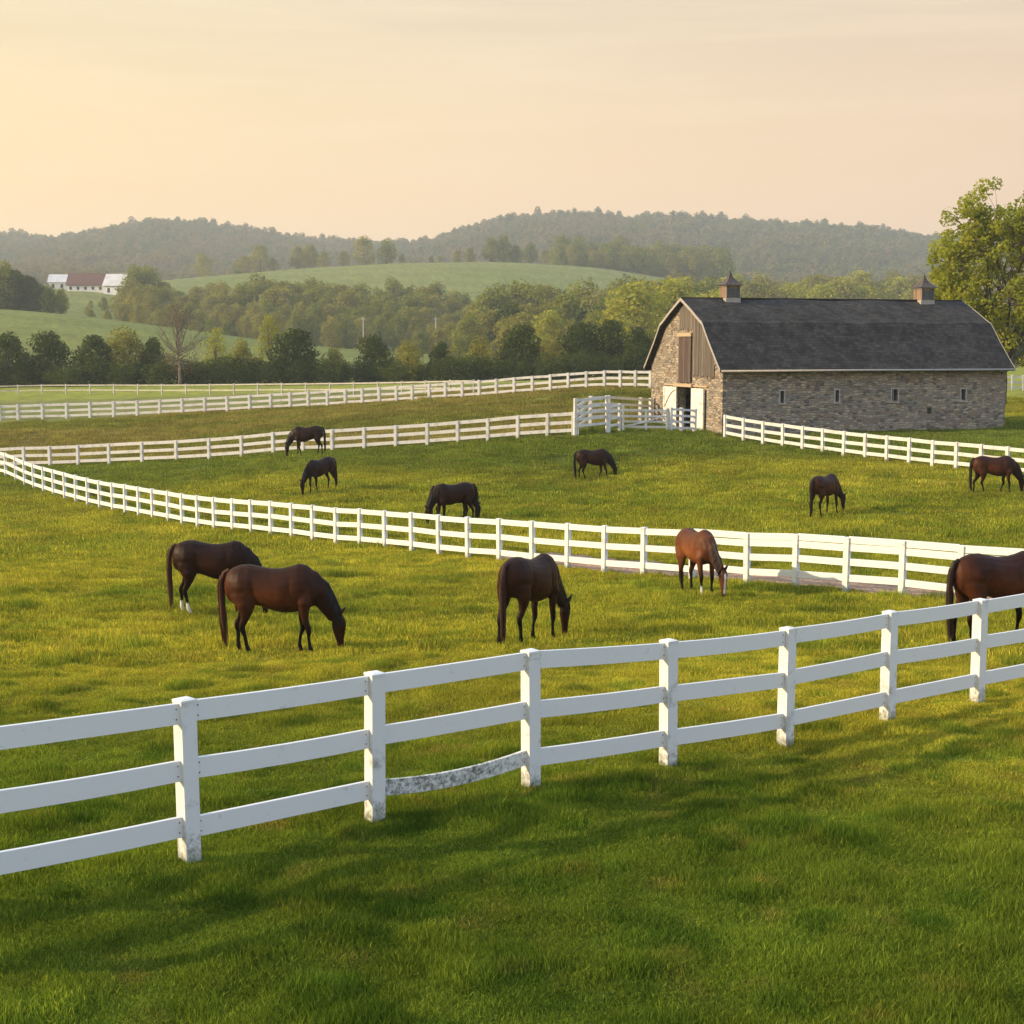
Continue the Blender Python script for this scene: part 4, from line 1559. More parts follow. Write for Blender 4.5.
# ------------------------------------------------------------------ trees
def leaf_mat(name, c1, c2, trans=0.35):
    m = bpy.data.materials.new(name)
    m.use_nodes = True
    t = m.node_tree
    t.nodes.clear()
    L = t.links.new
    out = N(t, 'ShaderNodeOutputMaterial')
    oi = N(t, 'ShaderNodeObjectInfo')
    at = N(t, 'ShaderNodeAttribute', attribute_name='var')
    ad = N(t, 'ShaderNodeMath', operation='MULTIPLY_ADD')
    ad.inputs[1].default_value = 0.7
    L(at.outputs['Fac'], ad.inputs[0])
    sc = N(t, 'ShaderNodeMath', operation='MULTIPLY')
    sc.inputs[1].default_value = 0.3
    L(oi.outputs['Random'], sc.inputs[0])
    L(sc.outputs[0], ad.inputs[2])
    r = ramp(t, [(0.0, c1), (1.0, c2)])
    L(ad.outputs[0], r.inputs[0])
    d = N(t, 'ShaderNodeBsdfDiffuse')
    tr = N(t, 'ShaderNodeBsdfTranslucent')
    ms = N(t, 'ShaderNodeMixShader')
    ms.inputs[0].default_value = trans
    L(r.outputs[0], d.inputs['Color'])
    hs = N(t, 'ShaderNodeMix', data_type='RGBA', blend_type='MULTIPLY')
    hs.inputs[0].default_value = 1
    hs.inputs[7].default_value = (1.5, 1.35, 0.55, 1)
    L(r.outputs[0], hs.inputs[6])
    L(hs.outputs[2], tr.inputs['Color'])
    L(d.outputs[0], ms.inputs[1])
    L(tr.outputs[0], ms.inputs[2])
    L(ms.outputs[0], out.inputs['Surface'])
    return m


M_BARK = noise_mat('tree_bark', (0.10, 0.075, 0.055), (0.05, 0.038, 0.03), 6, 0.95, stretch=(1, 1, 0.2), coord='Object')
M_BARK_PALE = noise_mat('pale_bark', (0.20, 0.16, 0.12), (0.11, 0.085, 0.065), 6, 0.95, stretch=(1, 1, 0.2), coord='Object')
LEAF_DARK = leaf_mat('dark_green_leaves', (0.035, 0.055, 0.013), (0.090, 0.115, 0.024), 0.3)
LEAF_MID = leaf_mat('mid_green_leaves', (0.115, 0.145, 0.03), (0.26, 0.27, 0.052), 0.35)
LEAF_OLIVE = leaf_mat('olive_spring_leaves', (0.15, 0.155, 0.036), (0.32, 0.30, 0.07), 0.35)
LEAF_LIGHT = leaf_mat('yellow_green_leaves', (0.20, 0.225, 0.035), (0.40, 0.39, 0.06), 0.4)
LEAF_BIG = leaf_mat('maple_leaves', (0.14, 0.18, 0.022), (0.37, 0.38, 0.045), 0.45)
LEAF_RUST = leaf_mat('rusty_buds', (0.13, 0.07, 0.035), (0.20, 0.12, 0.05), 0.3)


def leaf_cloud(rng, centres, count, size, seed=0):
    """centres: array (n,4) x,y,z,r of leaf clumps. returns np mesh data; small folded rhombus leaves"""
    cs = np.array(centres)
    w = cs[:, 3] ** 2
    idx = rng.choice(len(cs), count, p=w / w.sum())
    d = rng.normal(size=(count, 3))
    d /= np.linalg.norm(d, axis=1)[:, None]
    rad = (0.55 + 0.5 * rng.random(count) ** 0.6)
    c = cs[idx, :3] + d * (cs[idx, 3] * rad)[:, None] * np.array([1, 1, 0.82])
    s = size * (0.6 + 0.8 * rng.random(count))
    nrm = d * 0.7 + rng.normal(size=(count, 3)) * 0.6 + np.array([0, 0, 0.35])
    nrm /= np.linalg.norm(nrm, axis=1)[:, None]
    a = np.cross(nrm, rng.normal(size=(count, 3)))
    a /= np.linalg.norm(a, axis=1)[:, None] + 1e-9
    b = np.cross(nrm, a)
    a = a * s[:, None] * 0.5
    b = b * s[:, None] * 0.34
    fold = nrm * (s * 0.10)[:, None]
    V = np.stack([c - a, c + b + fold, c + a, c - b + fold], 1).reshape(-1, 3)
    q = np.arange(count)[:, None] * 4 + np.array([[0, 1, 2, 0, 2, 3]])
    var = 0.5 + 0.5 * (cs[idx, 4] if cs.shape[1] > 4 else 0) + rng.normal(size=count) * 0.13
    return V, q.ravel(), np.full(count * 2, 3), np.repeat(np.clip(var, 0, 1), 4)


def leaf_mesh(name, data, mat):
    V, fl, sz, var = data
    me = np_mesh(name, V, fl, sz, False)
    a = me.attributes.new('var', 'FLOAT', 'POINT')
    a.data.foreach_set('value', var.astype(np.float32)[:len(me.vertices)])
    me.materials.append(mat)
    return me


def tree_kind(seed, h, spread, leaves, leaf, mat, trunk_h=0.25, shape='round', nclump=26, bark=None, clump_r=0.22, bare=0.0):
    """one tree: returns (trunk mesh, crown mesh)"""
    rnd = random.Random(seed)
    rng = np.random.default_rng(seed)
    mb = MB()
    base_r = h * 0.020
    tips = []
    tz = h * trunk_h
    lean = Vector((rnd.uniform(-0.04, 0.04), rnd.uniform(-0.04, 0.04), 1))
    pts = [Vector((0, 0, -0.3))] + [Vector((lean.x * tz * q + rnd.uniform(-.01, .01) * h, lean.y * tz * q, tz * q)) for q in (0.3, 0.7, 1.0)]
    top = Vector((lean.x * h * 0.8, lean.y * h * 0.8, h * 0.82))
    pts += [pts[-1].lerp(top, 0.5) + Vector((rnd.uniform(-.03, .03) * h, rnd.uniform(-.03, .03) * h, 0)), top]
    mb.tube(pts, [base_r * 1.5, base_r, base_r * 0.85, base_r * 0.7, base_r * 0.35, base_r * 0.08], 7)
    cl = []
    for i in range(nclump):
        ph = i * 2.399 + rnd.uniform(-0.5, 0.5)
        u = (i + 0.5) / nclump
        z = trunk_h * 0.8 + (1 - trunk_h * 0.8) * (u ** 0.85)
        if shape == 'round':
            w = math.sin(PI * min(1, (z - trunk_h * 0.55) / (1.06 - trunk_h * 0.55)) ** 0.8)
        elif shape == 'oval':
            w = math.sin(PI * min(1, (z - trunk_h * 0.5) / (1.05 - trunk_h * 0.5)) ** 0.65) * 0.85
        else:
            w = (1.03 - z) * 1.1
        w = max(w, 0.12)
        rr = spread * 0.5 * w * rnd.uniform(0.45, 1.0)
        c = Vector((math.cos(ph) * rr, math.sin(ph) * rr, h * (z + rnd.uniform(-0.03, 0.03)) - h * 0.06))
        cr = spread * clump_r * rnd.uniform(0.6, 1.2)
        cl.append((c.x, c.y, c.z, cr, rnd.uniform(-1, 1)))
        k = rnd.uniform(0.25, 0.7)
        st = pts[3].lerp(top, max(0, min(1, (z - trunk_h) * k / (1 - trunk_h))))
        midp = st.lerp(c, 0.5) + Vector((0, 0, -0.03 * h))
        mb.tube([st, midp, c], [base_r * 0.35, base_r * 0.22, base_r * 0.05], 5, False)
        if bare:
            for _ in range(int(bare)):
                e = c + Vector((rnd.uniform(-1, 1), rnd.uniform(-1, 1), rnd.uniform(-0.3, 1))) * cr * 1.3
                m0 = st.lerp(c, rnd.uniform(0.5, 1))
                mb.tube([m0, m0.lerp(e, 0.5) + Vector((0, 0, 0.02 * h)), e], [base_r * 0.1, base_r * 0.07, base_r * 0.03], 3, False)
    tr = pydata('trunk', mb.v, mb.f, True)
    tr.materials.append(bark or M_BARK)
    cm = leaf_mesh('crown', leaf_cloud(rng, cl, leaves, leaf), mat)
    return tr, cm


def put_tree(name, meshes, x, y, label, group, s=1.0, rz=None, cat='tree', sz=None, z=None, crown_name='crown', trunk_name='trunk'):
    if z is None:
        z = ground_z(x, y)
    root = empty(name, (x, y, z - 0.05), rz if rz is not None else (x * 7.3 + y * 3.1) % 6.28)
    root.scale = (s, s, sz or s)
    tag(root, label, cat, group)
    for nm, me in ((trunk_name, meshes[0]), (crown_name, meshes[1])):
        o = bpy.data.objects.new(nm, me)
        C.objects.link(o)
        o.parent = root
    return root


# --- the big open-crowned maple behind the barn
def big_tree():
    rnd = random.Random(77)
    rng = np.random.default_rng(77)
    mb = MB()
    Hh = 17.4
    clumps = []

    def grow(p, d, length, r, depth):
        n = 3
        pts, rad = [p], [r]
        q = p
        dd = d
        for i in range(n):
            dd = (dd + Vector((rnd.uniform(-.16, .16), rnd.uniform(-.16, .16), rnd.uniform(-0.02, .13)))).normalized()
            q = q + dd * length / n
            pts.append(q)
            rad.append(r * (1 - 0.45 * (i + 1) / n))
        mb.tube(pts, rad, 7 if depth < 2 else 4, False)
        if depth >= 3:
            clumps.append((q.x, q.y, q.z, rnd.uniform(0.55, 0.95), rnd.uniform(-1, 1)))
            if rnd.random() < 0.6:
                m = pts[1]
                clumps.append((m.x, m.y, m.z, rnd.uniform(0.4, 0.7), rnd.uniform(-1, 1)))
        if depth < 4:
            k = 3 if depth < 3 else 2
            for j in range(k):
                a = rnd.uniform(0, 2 * PI)
                sp = rnd.uniform(0.35, 0.75)
                side = dd.orthogonal().normalized()
                side = Matrix.Rotation(a, 3, dd) @ side
                nd = (dd + side * sp).normalized()
                nd = (nd + Vector((0, 0, 0.12))).normalized()
                st = pts[-1] if j < 2 else pts[2]
                grow(st, nd, length * rnd.uniform(0.62, 0.82), rad[-1] * rnd.uniform(0.6, 0.8), depth + 1)
    tz = 2.6
    mb.tube([(0, 0, -0.6), (0, 0, 0.4), (0.1, 0, 1.6), (0.05, 0.05, tz)], [0.62, 0.42, 0.36, 0.34], 9)
    for (dx, dy, dz, ln, rr) in ((-0.55, 0.1, 1, 4.6, 0.20), (0.5, -0.2, 1, 4.8, 0.2), (-0.12, -0.25, 1.3, 5.2, 0.22), (0.12, 0.4, 1.2, 5.0, 0.2), (-1.0, -0.3, 0.8, 4.3, 0.15), (1.0, 0.2, 0.75, 4.2, 0.15)):
        grow(Vector((0.05, 0.05, tz - 0.2)), Vector((dx, dy, dz)).normalized(), ln, rr, 1)
    # lower skirts
    for i in range(46):
        a = rnd.uniform(0, 2 * PI)
        rr = rnd.uniform(2.0, 4.8)
        clumps.append((math.cos(a) * rr, math.sin(a) * rr, rnd.uniform(2.6, 7.5), rnd.uniform(0.6, 1.0), rnd.uniform(-1, 1)))
        if i % 2 == 0:
            c = clumps[-1]
            mb.tube([(0, 0, max(2.2, c[2] * 0.55)), (c[0] * .5, c[1] * .5, c[2] * 0.85), c[:3]], [0.06, 0.04, 0.015], 4, False)
    kk = 16.2 / sorted(c[2] for c in clumps)[int(len(clumps) * 0.97)]
    clumps = [c for c in clumps if math.hypot(c[0], c[1]) < 6.0]
    limbs = [Vector(c[:3]) for c in clumps if c[2] * kk > 7]
    for i in range(340):                      # the broad open dome of the upper crown
        a = rnd.uniform(0, 2 * PI)
        el_ = math.asin(rnd.uniform(-0.15, 1.0))
        rr = rnd.uniform(0.72, 1.0)
        c = Vector((math.cos(a) * math.cos(el_) ** 0.65 * 6.5 * rr, math.sin(a) * math.cos(el_) ** 0.65 * 6.2 * rr, (8.0 + math.sin(el_) * 9.0 * rr) / kk))
        near_l = min(limbs, key=lambda q: (q - c).length + (0 if q.z < c.z else 3))
        tr_ = 0.72 if c.z * kk > 10.5 else 1.0
        clumps.append((c.x, c.y, c.z, rnd.uniform(0.42, 0.92) * tr_, rnd.uniform(-1, 1)))
        mb.tube([near_l, near_l.lerp(c, 0.5) + Vector((0, 0, 0.15)), c], [0.05, 0.035, 0.012], 4, False)
    zmax = max(c[2] for c in clumps)
    xmax = max(math.hypot(c[0], c[1]) for c in clumps)
    k = kk
    me = pydata('trunk', [(v[0], v[1], v[2] * k if v[2] > 0 else v[2]) for v in mb.v], mb.f, True)
    me.materials.append(M_BARK)
    cl = [(c[0], c[1], c[2] * k, c[3], c[4]) for c in clumps]
    cm = leaf_mesh('crown', leaf_cloud(rng, cl, 40000, 0.26), LEAF_BIG)
    return me, cm, xmax


bt = big_tree()
bx, by = XY(1003, 114, 350)
put_tree('maple_tree', bt[:2], bx, by, 'large open-crowned maple rising behind the right end of the stone barn', None, 1.0, 0.4)

# --- tree kinds
K_DARK = [tree_kind(100 + i, 7.6, 6.4, 4200, 0.34, LEAF_DARK, 0.16, 'round', 30) for i in range(3)]
K_HMID = [tree_kind(110 + i, 7.2, 6.2, 3600, 0.32, LEAF_OLIVE, 0.16, 'round', 28) for i in range(3)]
K_SPARSE = [tree_kind(120 + i, 8.2, 5.2, 1300, 0.30, LEAF_LIGHT, 0.25, 'oval', 26, M_BARK_PALE, 0.2, 3) for i in range(2)]
K_BARE = tree_kind(130, 11.4, 7.5, 650, 0.22, LEAF_RUST, 0.28, 'round', 34, M_BARK_PALE, 0.2, 9)
K_SHRUB = [tree_kind(140 + i, 3.2, 4.8, 2600, 0.24, LEAF_DARK, 0.05, 'round', 18, None, 0.26) for i in range(3)]
K_VAL_M = [tree_kind(150 + i, 13, 11, 3400, 0.62, LEAF_MID, 0.12, 'round', 30, None, 0.2) for i in range(3)]
K_VAL_O = [tree_kind(160 + i, 12.5, 11.0, 2900, 0.60, LEAF_OLIVE, 0.10, 'round', 28, M_BARK_PALE, 0.2) for i in range(3)]
K_VAL_L = [tree_kind(170 + i, 12.5, 11.5, 3400, 0.62, LEAF_LIGHT, 0.12, 'round', 28, M_BARK_PALE, 0.2) for i in range(2)]
K_VAL_D = [tree_kind(180 + i, 12.5, 10.5, 3600, 0.62, LEAF_DARK, 0.1, 'round', 30, None, 0.2) for i in range(2)]

rnd = random.Random(42)
ORD = ['first', 'second', 'third', 'fourth', 'fifth', 'sixth', 'seventh', 'eighth', 'ninth', 'tenth', 'eleventh', 'twelfth', 'thirteenth', 'fourteenth', 'fifteenth', 'sixteenth', 'seventeenth', 'eighteenth', 'nineteenth', 'twentieth']

# hedgerow: (px centre, py top, kind, width factor)
hedge = [(-28, 338, 'D', 1), (8, 337, 'D', 1.05), (49, 335, 'D', 1.0), (95, 337, 'D', 0.95), (128, 333, 'M', 1.1), (155, 340, 'D', 0.7), (217, 327, 'L', 0.9), (243, 343, 'M', 0.7), (270, 314, 'S', 0.8), (297, 331, 'D', 1.1), (334, 350, 'M', 0.8),
         (372, 338, 'D', 0.95), (408, 343, 'M', 0.9), (440, 345, 'D', 0.8), (480, 341, 'M', 0.9), (522, 327, 'D', 1.05), (552, 340, 'M', 0.8), (582, 326, 'D', 1.1), (610, 322, 'D', 0.9), (640, 333, 'D', 1.0), (668, 330, 'D', 1.0)]
cnt = {}
descr = {'D': 'dark rounded tree', 'M': 'olive-green tree', 'L': 'light yellow-green tree', 'S': 'slender sparse tree'}
for i, (px, ty_, k, wf) in enumerate(hedge):
    Y = 209 + rnd.uniform(-3, 3)
    x, y = XY(px, Y, 380)
    z = ground_z(x, y)
    ztop = P(px, ty_, Y).z
    kind = {'D': K_DARK, 'M': K_HMID, 'L': K_SPARSE, 'S': K_SPARSE}[k]
    ms = kind[i % len(kind)]
    hh = {'D': 7.6, 'M': 7.2, 'L': 8.2, 'S': 8.2}[k] * 0.97
    s = (ztop - z) / hh
    cnt[k] = cnt.get(k, 0) + 1
    only = {'L': 'light yellow-green tree in the hedgerow, just right of the bare tree', 'S': 'slender sparse tree rising above the hedgerow, left of the dark tree beyond the bare one'}
    lab = only.get(k) or '%s in the hedgerow behind the far fences, %s %s one from the left' % (descr[k], ORD[cnt[k] - 1], 'dark' if k == 'D' else 'olive')
    o = put_tree('hedgerow_tree', ms, x, y, lab, 'trees of the hedgerow')
    o.scale = (s * wf, s * wf, s)
x, y = XY(180, 200, 380)
o = put_tree('bare_tree', K_BARE, x, y, 'nearly leafless tree with rusty buds standing up from the hedgerow', None)
o.scale = ((P(180, 308, 200).z - ground_z(x, y)) / 11.0,) * 3
for i in range(58):
    px = -30 + i * 12.6 + rnd.uniform(-3, 3)
    Y = 206 + rnd.uniform(-4, 5)
    x, y = XY(px, Y, 380)
    s = rnd.uniform(0.75, 1.15)
    put_tree('hedge_shrub', K_SHRUB[i % 3], x, y, 'dense dark shrub filling the foot of the hedgerow under its trees', 'shrubs of the hedgerow', s, cat='shrub', crown_name='foliage', trunk_name='stem')


# taller trees of the valley behind the hedgerow and the hill crests
def belt(rows, label, group, kinds, name='valley_tree', base_h=12.5):
    for px, ty_, Y, wf in rows:
        x, y = XY(px, Y, 350)
        z = ground_z(x, y)
        ztop = P(px, ty_, Y).z
        s = max(0.25, (ztop - z) / base_h)
        o = put_tree(name, kinds[rnd.randrange(len(kinds))], x, y, label, group)
        o.scale = (s * wf, s * wf, s)


def prof(pts, px):
    return float(np.interp(px, [p[0] for p in pts], [p[1] for p in pts]))


# dark clump on the left edge, below the farm
pt = [(-60, 262), (0, 262), (20, 268), (35, 278), (60, 288), (75, 298)]
belt([(px, prof(pt, px) + rnd.uniform(0, 5), Yy, 0.85) for Yy, st in ((470, 13), (440, 14)) for px in [(-50 + st * k + rnd.uniform(-3, 3)) for k in range(9)] if px < 76],
     'dark tree in the clump at the left edge below the white farm', 'dark trees at the left edge', K_VAL_D + K_VAL_M[:1])
# valley woods, left half
pt = [(85, 306), (112, 298), (128, 280), (138, 268), (150, 271), (170, 285), (220, 285), (260, 281), (300, 281), (340, 285), (400, 286), (440, 290), (470, 294)]
rows = []
for Yy, st, dy in ((580, 15, 0), (545, 15, 8), (510, 16, 20), (480, 17, 32)):
    px = 92
    while px < 480:
        rows.append((px + rnd.uniform(-4, 4), prof(pt, px) + dy + rnd.uniform(-4, 6), Yy + rnd.uniform(-10, 10), rnd.uniform(0.75, 1.0)))
        px += st
belt(rows, 'hazy mid-green tree in the wood behind the left meadow', 'trees of the valley wood behind the left meadow', K_VAL_M + K_VAL_O + K_VAL_O)
# valley woods to the right, lighter, in front of the middle hill
pt = [(395, 330), (430, 315), (470, 305), (510, 290), (540, 286), (580, 290), (620, 286), (650, 280), (680, 278), (720, 284), (760, 285)]
rows = []
for Yy, st, dy in ((440, 17, 0), (380, 19, 14), (320, 22, 30)):
    px = 415 if Yy < 400 else 480
    while px < 720:
        rows.append((px + rnd.uniform(-5, 5), prof(pt, px) + dy + rnd.uniform(-5, 6), Yy + rnd.uniform(-15, 15), rnd.uniform(0.8, 1.05)))
        px += st
belt(rows, 'tree in the mixed wood between the hedgerow and the middle hill, left of the barn', 'trees of the wood left of the barn', K_VAL_M + K_VAL_O + K_VAL_L[:1] + K_VAL_D[:1])
belt([(636, 287, 300, 1.15)], 'broad yellow-green tree just left of the barn roof', None, K_VAL_L, 'valley_tree')
belt([(672, 281, 330, 1.1)], 'broad yellow-green tree right behind the barn gable peak', None, K_VAL_L, 'valley_tree')
# behind the barn roof
rows = []
pt = [(700, 284), (760, 278), (800, 283), (840, 276), (900, 282), (960, 290), (1060, 300)]
for Yy, st, dy in ((640, 14, -2), (520, 17, 8)):
    px = 705
    while px < 1070:
        rows.append((px + rnd.uniform(-4, 4), prof(pt, px) + dy + rnd.uniform(-5, 5), Yy + rnd.uniform(-12, 12), rnd.uniform(0.85, 1.1)))
        px += st
belt(rows, 'light green tree showing above the barn roof', 'light trees above the barn roof', K_VAL_L + K_VAL_O)
rows = [(px, 318 + rnd.uniform(-6, 8), 250 + rnd.uniform(-10, 10), 1.0) for px in range(968, 1100, 17)]
belt(rows, 'bush-like tree low behind the big maple at the right edge', 'low trees behind the maple', K_VAL_M)
# trees on the crest of the middle hill
crest = [(135, 266, 'o'), (160, 271, 'o'), (205, 254, 'm'), (240, 260, 'o'), (247, 256, 'o'), (262, 245, 'm'), (275, 258, 'o'), (300, 246, 'm'), (312, 245, 'm'), (326, 252, 'o'), (345, 251, 'o'), (365, 237, 'm'), (388, 240, 'm'), (403, 254, 'o'),
         (432, 257, 'd'), (440, 256, 'o'), (458, 250, 'o'), (470, 249, 'm'), (492, 240, 'd'), (504, 237, 'd'), (516, 246, 'd'), (530, 245, 'm'), (545, 250, 'o')]
rows_m = [(px, t_, 925 + rnd.uniform(-12, 12), 0.95) for px, t_, k in crest if k != 'd']
belt(rows_m, 'separate tree on the crest of the middle hill', 'trees along the crest of the middle hill', K_VAL_M + K_VAL_O, 'crest_tree')
belt([(px, t_, 925, 0.9) for px, t_, k in crest if k == 'd'], 'darker tree in the small clump on top of the middle hill', 'dark clump on the middle hill', K_VAL_M, 'crest_tree')
rows = []
for Yy, dy in ((960, 0), (1010, -3), (940, 5)):
    px = 560
    while px < 730:
        rows.append((px + rnd.uniform(-3, 3), 243 + (px - 560) * 0.06 + dy + rnd.uniform(-3, 4), Yy, 0.85))
        px += 10
belt(rows, 'brownish-green tree in the row at the right shoulder of the middle hill', 'trees at the right shoulder of the middle hill', K_VAL_M + K_VAL_O, 'crest_tree')


# far wooded ridge: one mass, scattered with geometry nodes
def gn_scatter(name, V, attrs, kinds, mat_names=None):
    """V: points; attrs: dict(rot=(n,3), scl=(n,3), idx=(n,), tint=(n,3)); kinds: list of meshes"""
    me = bpy.data.meshes.new(name)
    me.vertices.add(len(V))
    me.vertices.foreach_set('co', np.asarray(V, np.float32).ravel())
    for k, (typ, arr) in attrs.items():
        a = me.attributes.new(k, typ, 'POINT')
        key = {'FLOAT_VECTOR': 'vector', 'FLOAT_COLOR': 'color', 'INT': 'value', 'FLOAT': 'value'}[typ]
        a.data.foreach_set(key, np.asarray(arr, np.int32 if typ == 'INT' else np.float32).ravel())
    o = bpy.data.objects.new(name, me)
    C.objects.link(o)
    g = bpy.data.node_groups.new(name, 'GeometryNodeTree')
    g.interface.new_socket('Geometry', in_out='INPUT', socket_type='NodeSocketGeometry')
    g.interface.new_socket('Geometry', in_out='OUTPUT', socket_type='NodeSocketGeometry')
    gi = g.nodes.new('NodeGroupInput')
    go = g.nodes.new('NodeGroupOutput')
    mp = g.nodes.new('GeometryNodeMeshToPoints')
    g.links.new(gi.outputs[0], mp.inputs['Mesh'])
    coll = bpy.data.collections.new(name + '_sources')
    for i, m_ in enumerate(kinds):
        so_ = bpy.data.objects.new('%s_source_%02d' % (name, i), m_)
        coll.objects.link(so_)
    ci = g.nodes.new('GeometryNodeCollectionInfo')
    ci.inputs['Collection'].default_value = coll
    ci.inputs['Separate Children'].default_value = True
    ci.inputs['Reset Children'].default_value = True
    ip = g.nodes.new('GeometryNodeInstanceOnPoints')
    ip.inputs['Pick Instance'].default_value = True
    g.links.new(mp.outputs[0], ip.inputs['Points'])
    g.links.new(ci.outputs[0], ip.inputs['Instance'])

    def attr(nm, dt):
        n_ = g.nodes.new('GeometryNodeInputNamedAttribute')
        n_.data_type = dt
        n_.inputs['Name'].default_value = nm
        return n_.outputs[0]
    g.links.new(attr('idx', 'INT'), ip.inputs['Instance Index'])
    g.links.new(attr('rot', 'FLOAT_VECTOR'), ip.inputs['Rotation'])
    g.links.new(attr('scl', 'FLOAT_VECTOR'), ip.inputs['Scale'])
    g.links.new(ip.outputs[0], go.inputs[0])
    md = o.modifiers.new('scatter', 'NODES')
    md.node_group = g
    return o


def joined_tree(seed, h, spread, leaves, leaf, mat, shape='round'):
    tr, cm = tree_kind(seed, h, spread, leaves, leaf, mat, 0.12, shape, 16, M_BARK, 0.24)
    bm = bmesh.new()
    bm.from_mesh(cm)
    n = len(bm.faces)
    bm.from_mesh(tr)
    bm.faces.ensure_lookup_table()
    for f_ in bm.faces[n:]:
        f_.material_index = 1
    me = bpy.data.meshes.new('forest_tree')
    bm.to_mesh(me)
    bm.free()
    me.materials.append(mat)
    me.materials.append(M_BARK)
    return me


def forest():
    LEAF_FOR1 = leaf_mat('forest_leaves_brown', (0.13, 0.108, 0.046), (0.29, 0.235, 0.10), 0.3)
    LEAF_FOR2 = leaf_mat('forest_leaves_green', (0.085, 0.10, 0.038), (0.22, 0.225, 0.07), 0.3)
    kinds = [joined_tree(300 + i, 9, 7.0, 420, 1.1, LEAF_FOR1 if i % 2 else LEAF_FOR2, 'round' if i < 3 else 'oval') for i in range(5)]
    rng = np.random.default_rng(5)
    n = 21000
    Yr = np.sqrt(rng.uniform(1130 ** 2, 2080 ** 2, n))
    th = rng.uniform(-0.46, 0.46, n)
    X, Y = Yr * np.sin(th), Yr * np.cos(th)
    Z = height(X, Y)
    s = rng.uniform(0.7, 1.25, n)
    s = s * (0.4 + 1.15 * fbm(X * 0.02, Y * 0.02, 7, 3)) * np.where(Yr > 1800, rng.uniform(0.6, 1.45, n), 1)
    V = np.stack([X, Y, Z - 0.3], 1)
    rot = np.stack([np.zeros(n), np.zeros(n), rng.uniform(0, 6.28, n)], 1)
    scl = np.stack([s, s, s * rng.uniform(0.85, 1.2, n)], 1)
    o = gn_scatter('ridge_forest', V, {'idx': ('INT', np.where(rng.random(n) < 0.35 + 0.35 * sstep(-250, 350, X) + 1.6 * (fbm(X * 0.012, Y * 0.008, 17, 3) - 0.5), rng.choice([0, 2, 4], n), rng.choice([1, 3], n))), 'rot': ('FLOAT_VECTOR', rot), 'scl': ('FLOAT_VECTOR', scl)}, kinds)
    tag(o, 'hazy brownish-green forest covering the distant ridge along the skyline', 'forest', kind='stuff')


forest()


# ------------------------------------------------------------------ distant farm and poles
M_FARMW = noise_mat('farm_white_wall', (0.78, 0.77, 0.74), (0.62, 0.61, 0.58), 0.5)
M_REDROOF = noise_mat('farm_red_roof', (0.14, 0.065, 0.050), (0.10, 0.05, 0.04), 0.5)
M_PALEROOF = noise_mat('farm_pale_roof', (0.62, 0.61, 0.60), (0.48, 0.47, 0.46), 0.4)


def farm_building(px0, px1, py_top, py_base, Y, roofm, label, depth=9, pitch=0.5, rz=0.0, windows=0):
    a, b = P(px0, py_base, Y), P(px1, py_base, Y)
    zb = ground_z((a.x + b.x) / 2, Y)
    W = b.x - a.x
    Ht = P(px0, py_top, Y).z - zb
    root = empty('farm_building', ((a.x + b.x) / 2, Y, zb), rz)
    tag(root, label, 'building', 'white farm buildings in the distance')
    he = Ht * pitch
    mb = MB()
    mb.box((-W / 2, 0, -1.5), (W / 2, depth, he))
    for sx in (-1, 1):                        # gable triangles
        x0, x1 = sorted((sx * W / 2, sx * (W / 2 - 0.3)))
        mb.add([(x0, 0, he), (x1, 0, he), (x0, depth, he), (x1, depth, he), (x0, depth / 2, Ht - 0.1), (x1, depth / 2, Ht - 0.1)], [(0, 1, 5, 4), (1, 3, 5), (3, 2, 4, 5), (0, 4, 2)])
    mb.build('wall', M_FARMW, root)
    mb = MB()
    e = 0.5
    v = [(-W / 2 - e, -e, he - 0.25), (W / 2 + e, -e, he - 0.25), (W / 2 + e, depth / 2, Ht), (-W / 2 - e, depth / 2, Ht), (-W / 2 - e, depth + e, he - 0.25), (W / 2 + e, depth + e, he - 0.25)]
    v += [(q[0], q[1], q[2] + 0.3) for q in v]
    mb.add(v, [(6, 7, 8, 9), (9, 8, 11, 10), (3, 2, 1, 0), (4, 5, 2, 3), (0, 1, 7, 6), (10, 11, 5, 4), (0, 6, 9, 3), (3, 9, 10, 4), (1, 2, 8, 7), (2, 5, 11, 8)])
    mb.build('roof', roofm, root)
    for i in range(windows):
        cx = -W / 2 + W * (i + 0.5) / windows
        mb = MB()
        mb.box((cx - 0.6, -0.05, he * 0.25), (cx + 0.6, 0.02, he * 0.75))
        mb.build('window', M_GLASS, root)


farm_building(67, 104, 273.5, 290, 650, M_REDROOF, 'long white farm building with a dark red roof, farthest left beyond the meadow', 9, 0.36, 0, 5)
farm_building(49, 66, 274.5, 288, 660, M_PALEROOF, 'pale-roofed white shed at the left end of the red-roofed farm building', 9, 0.5, R(8), 2)
farm_building(103, 124, 274, 288, 645, M_PALEROOF, 'pale-roofed white shed at the right end of the red-roofed farm building', 9, 0.45, R(-8), 2)

M_POLE = noise_mat('pale_pole', (0.5, 0.47, 0.42), (0.4, 0.37, 0.33), 3)
for px, t_, b_, lab in ((363.5, 317, 338, 'pale wooden pole standing before the valley wood, the left of two'), (436, 317, 336, 'pale wooden pole standing before the valley wood, the right of two')):
    x, y = XY(px, 430, 340)
    z = ground_z(x, y)
    mb = MB()
    zt = P(px, t_, 430).z - z
    mb.tube([(0, 0, -0.5), (0, 0, zt)], [0.2, 0.14], 8)
    mb.box((-0.8, -0.06, zt - 0.7), (0.8, 0.06, zt - 0.5))
    o = mb.build('utility_pole', M_POLE, None, False, (x, y, z))
    tag(o, lab, 'pole', 'poles before the valley wood')


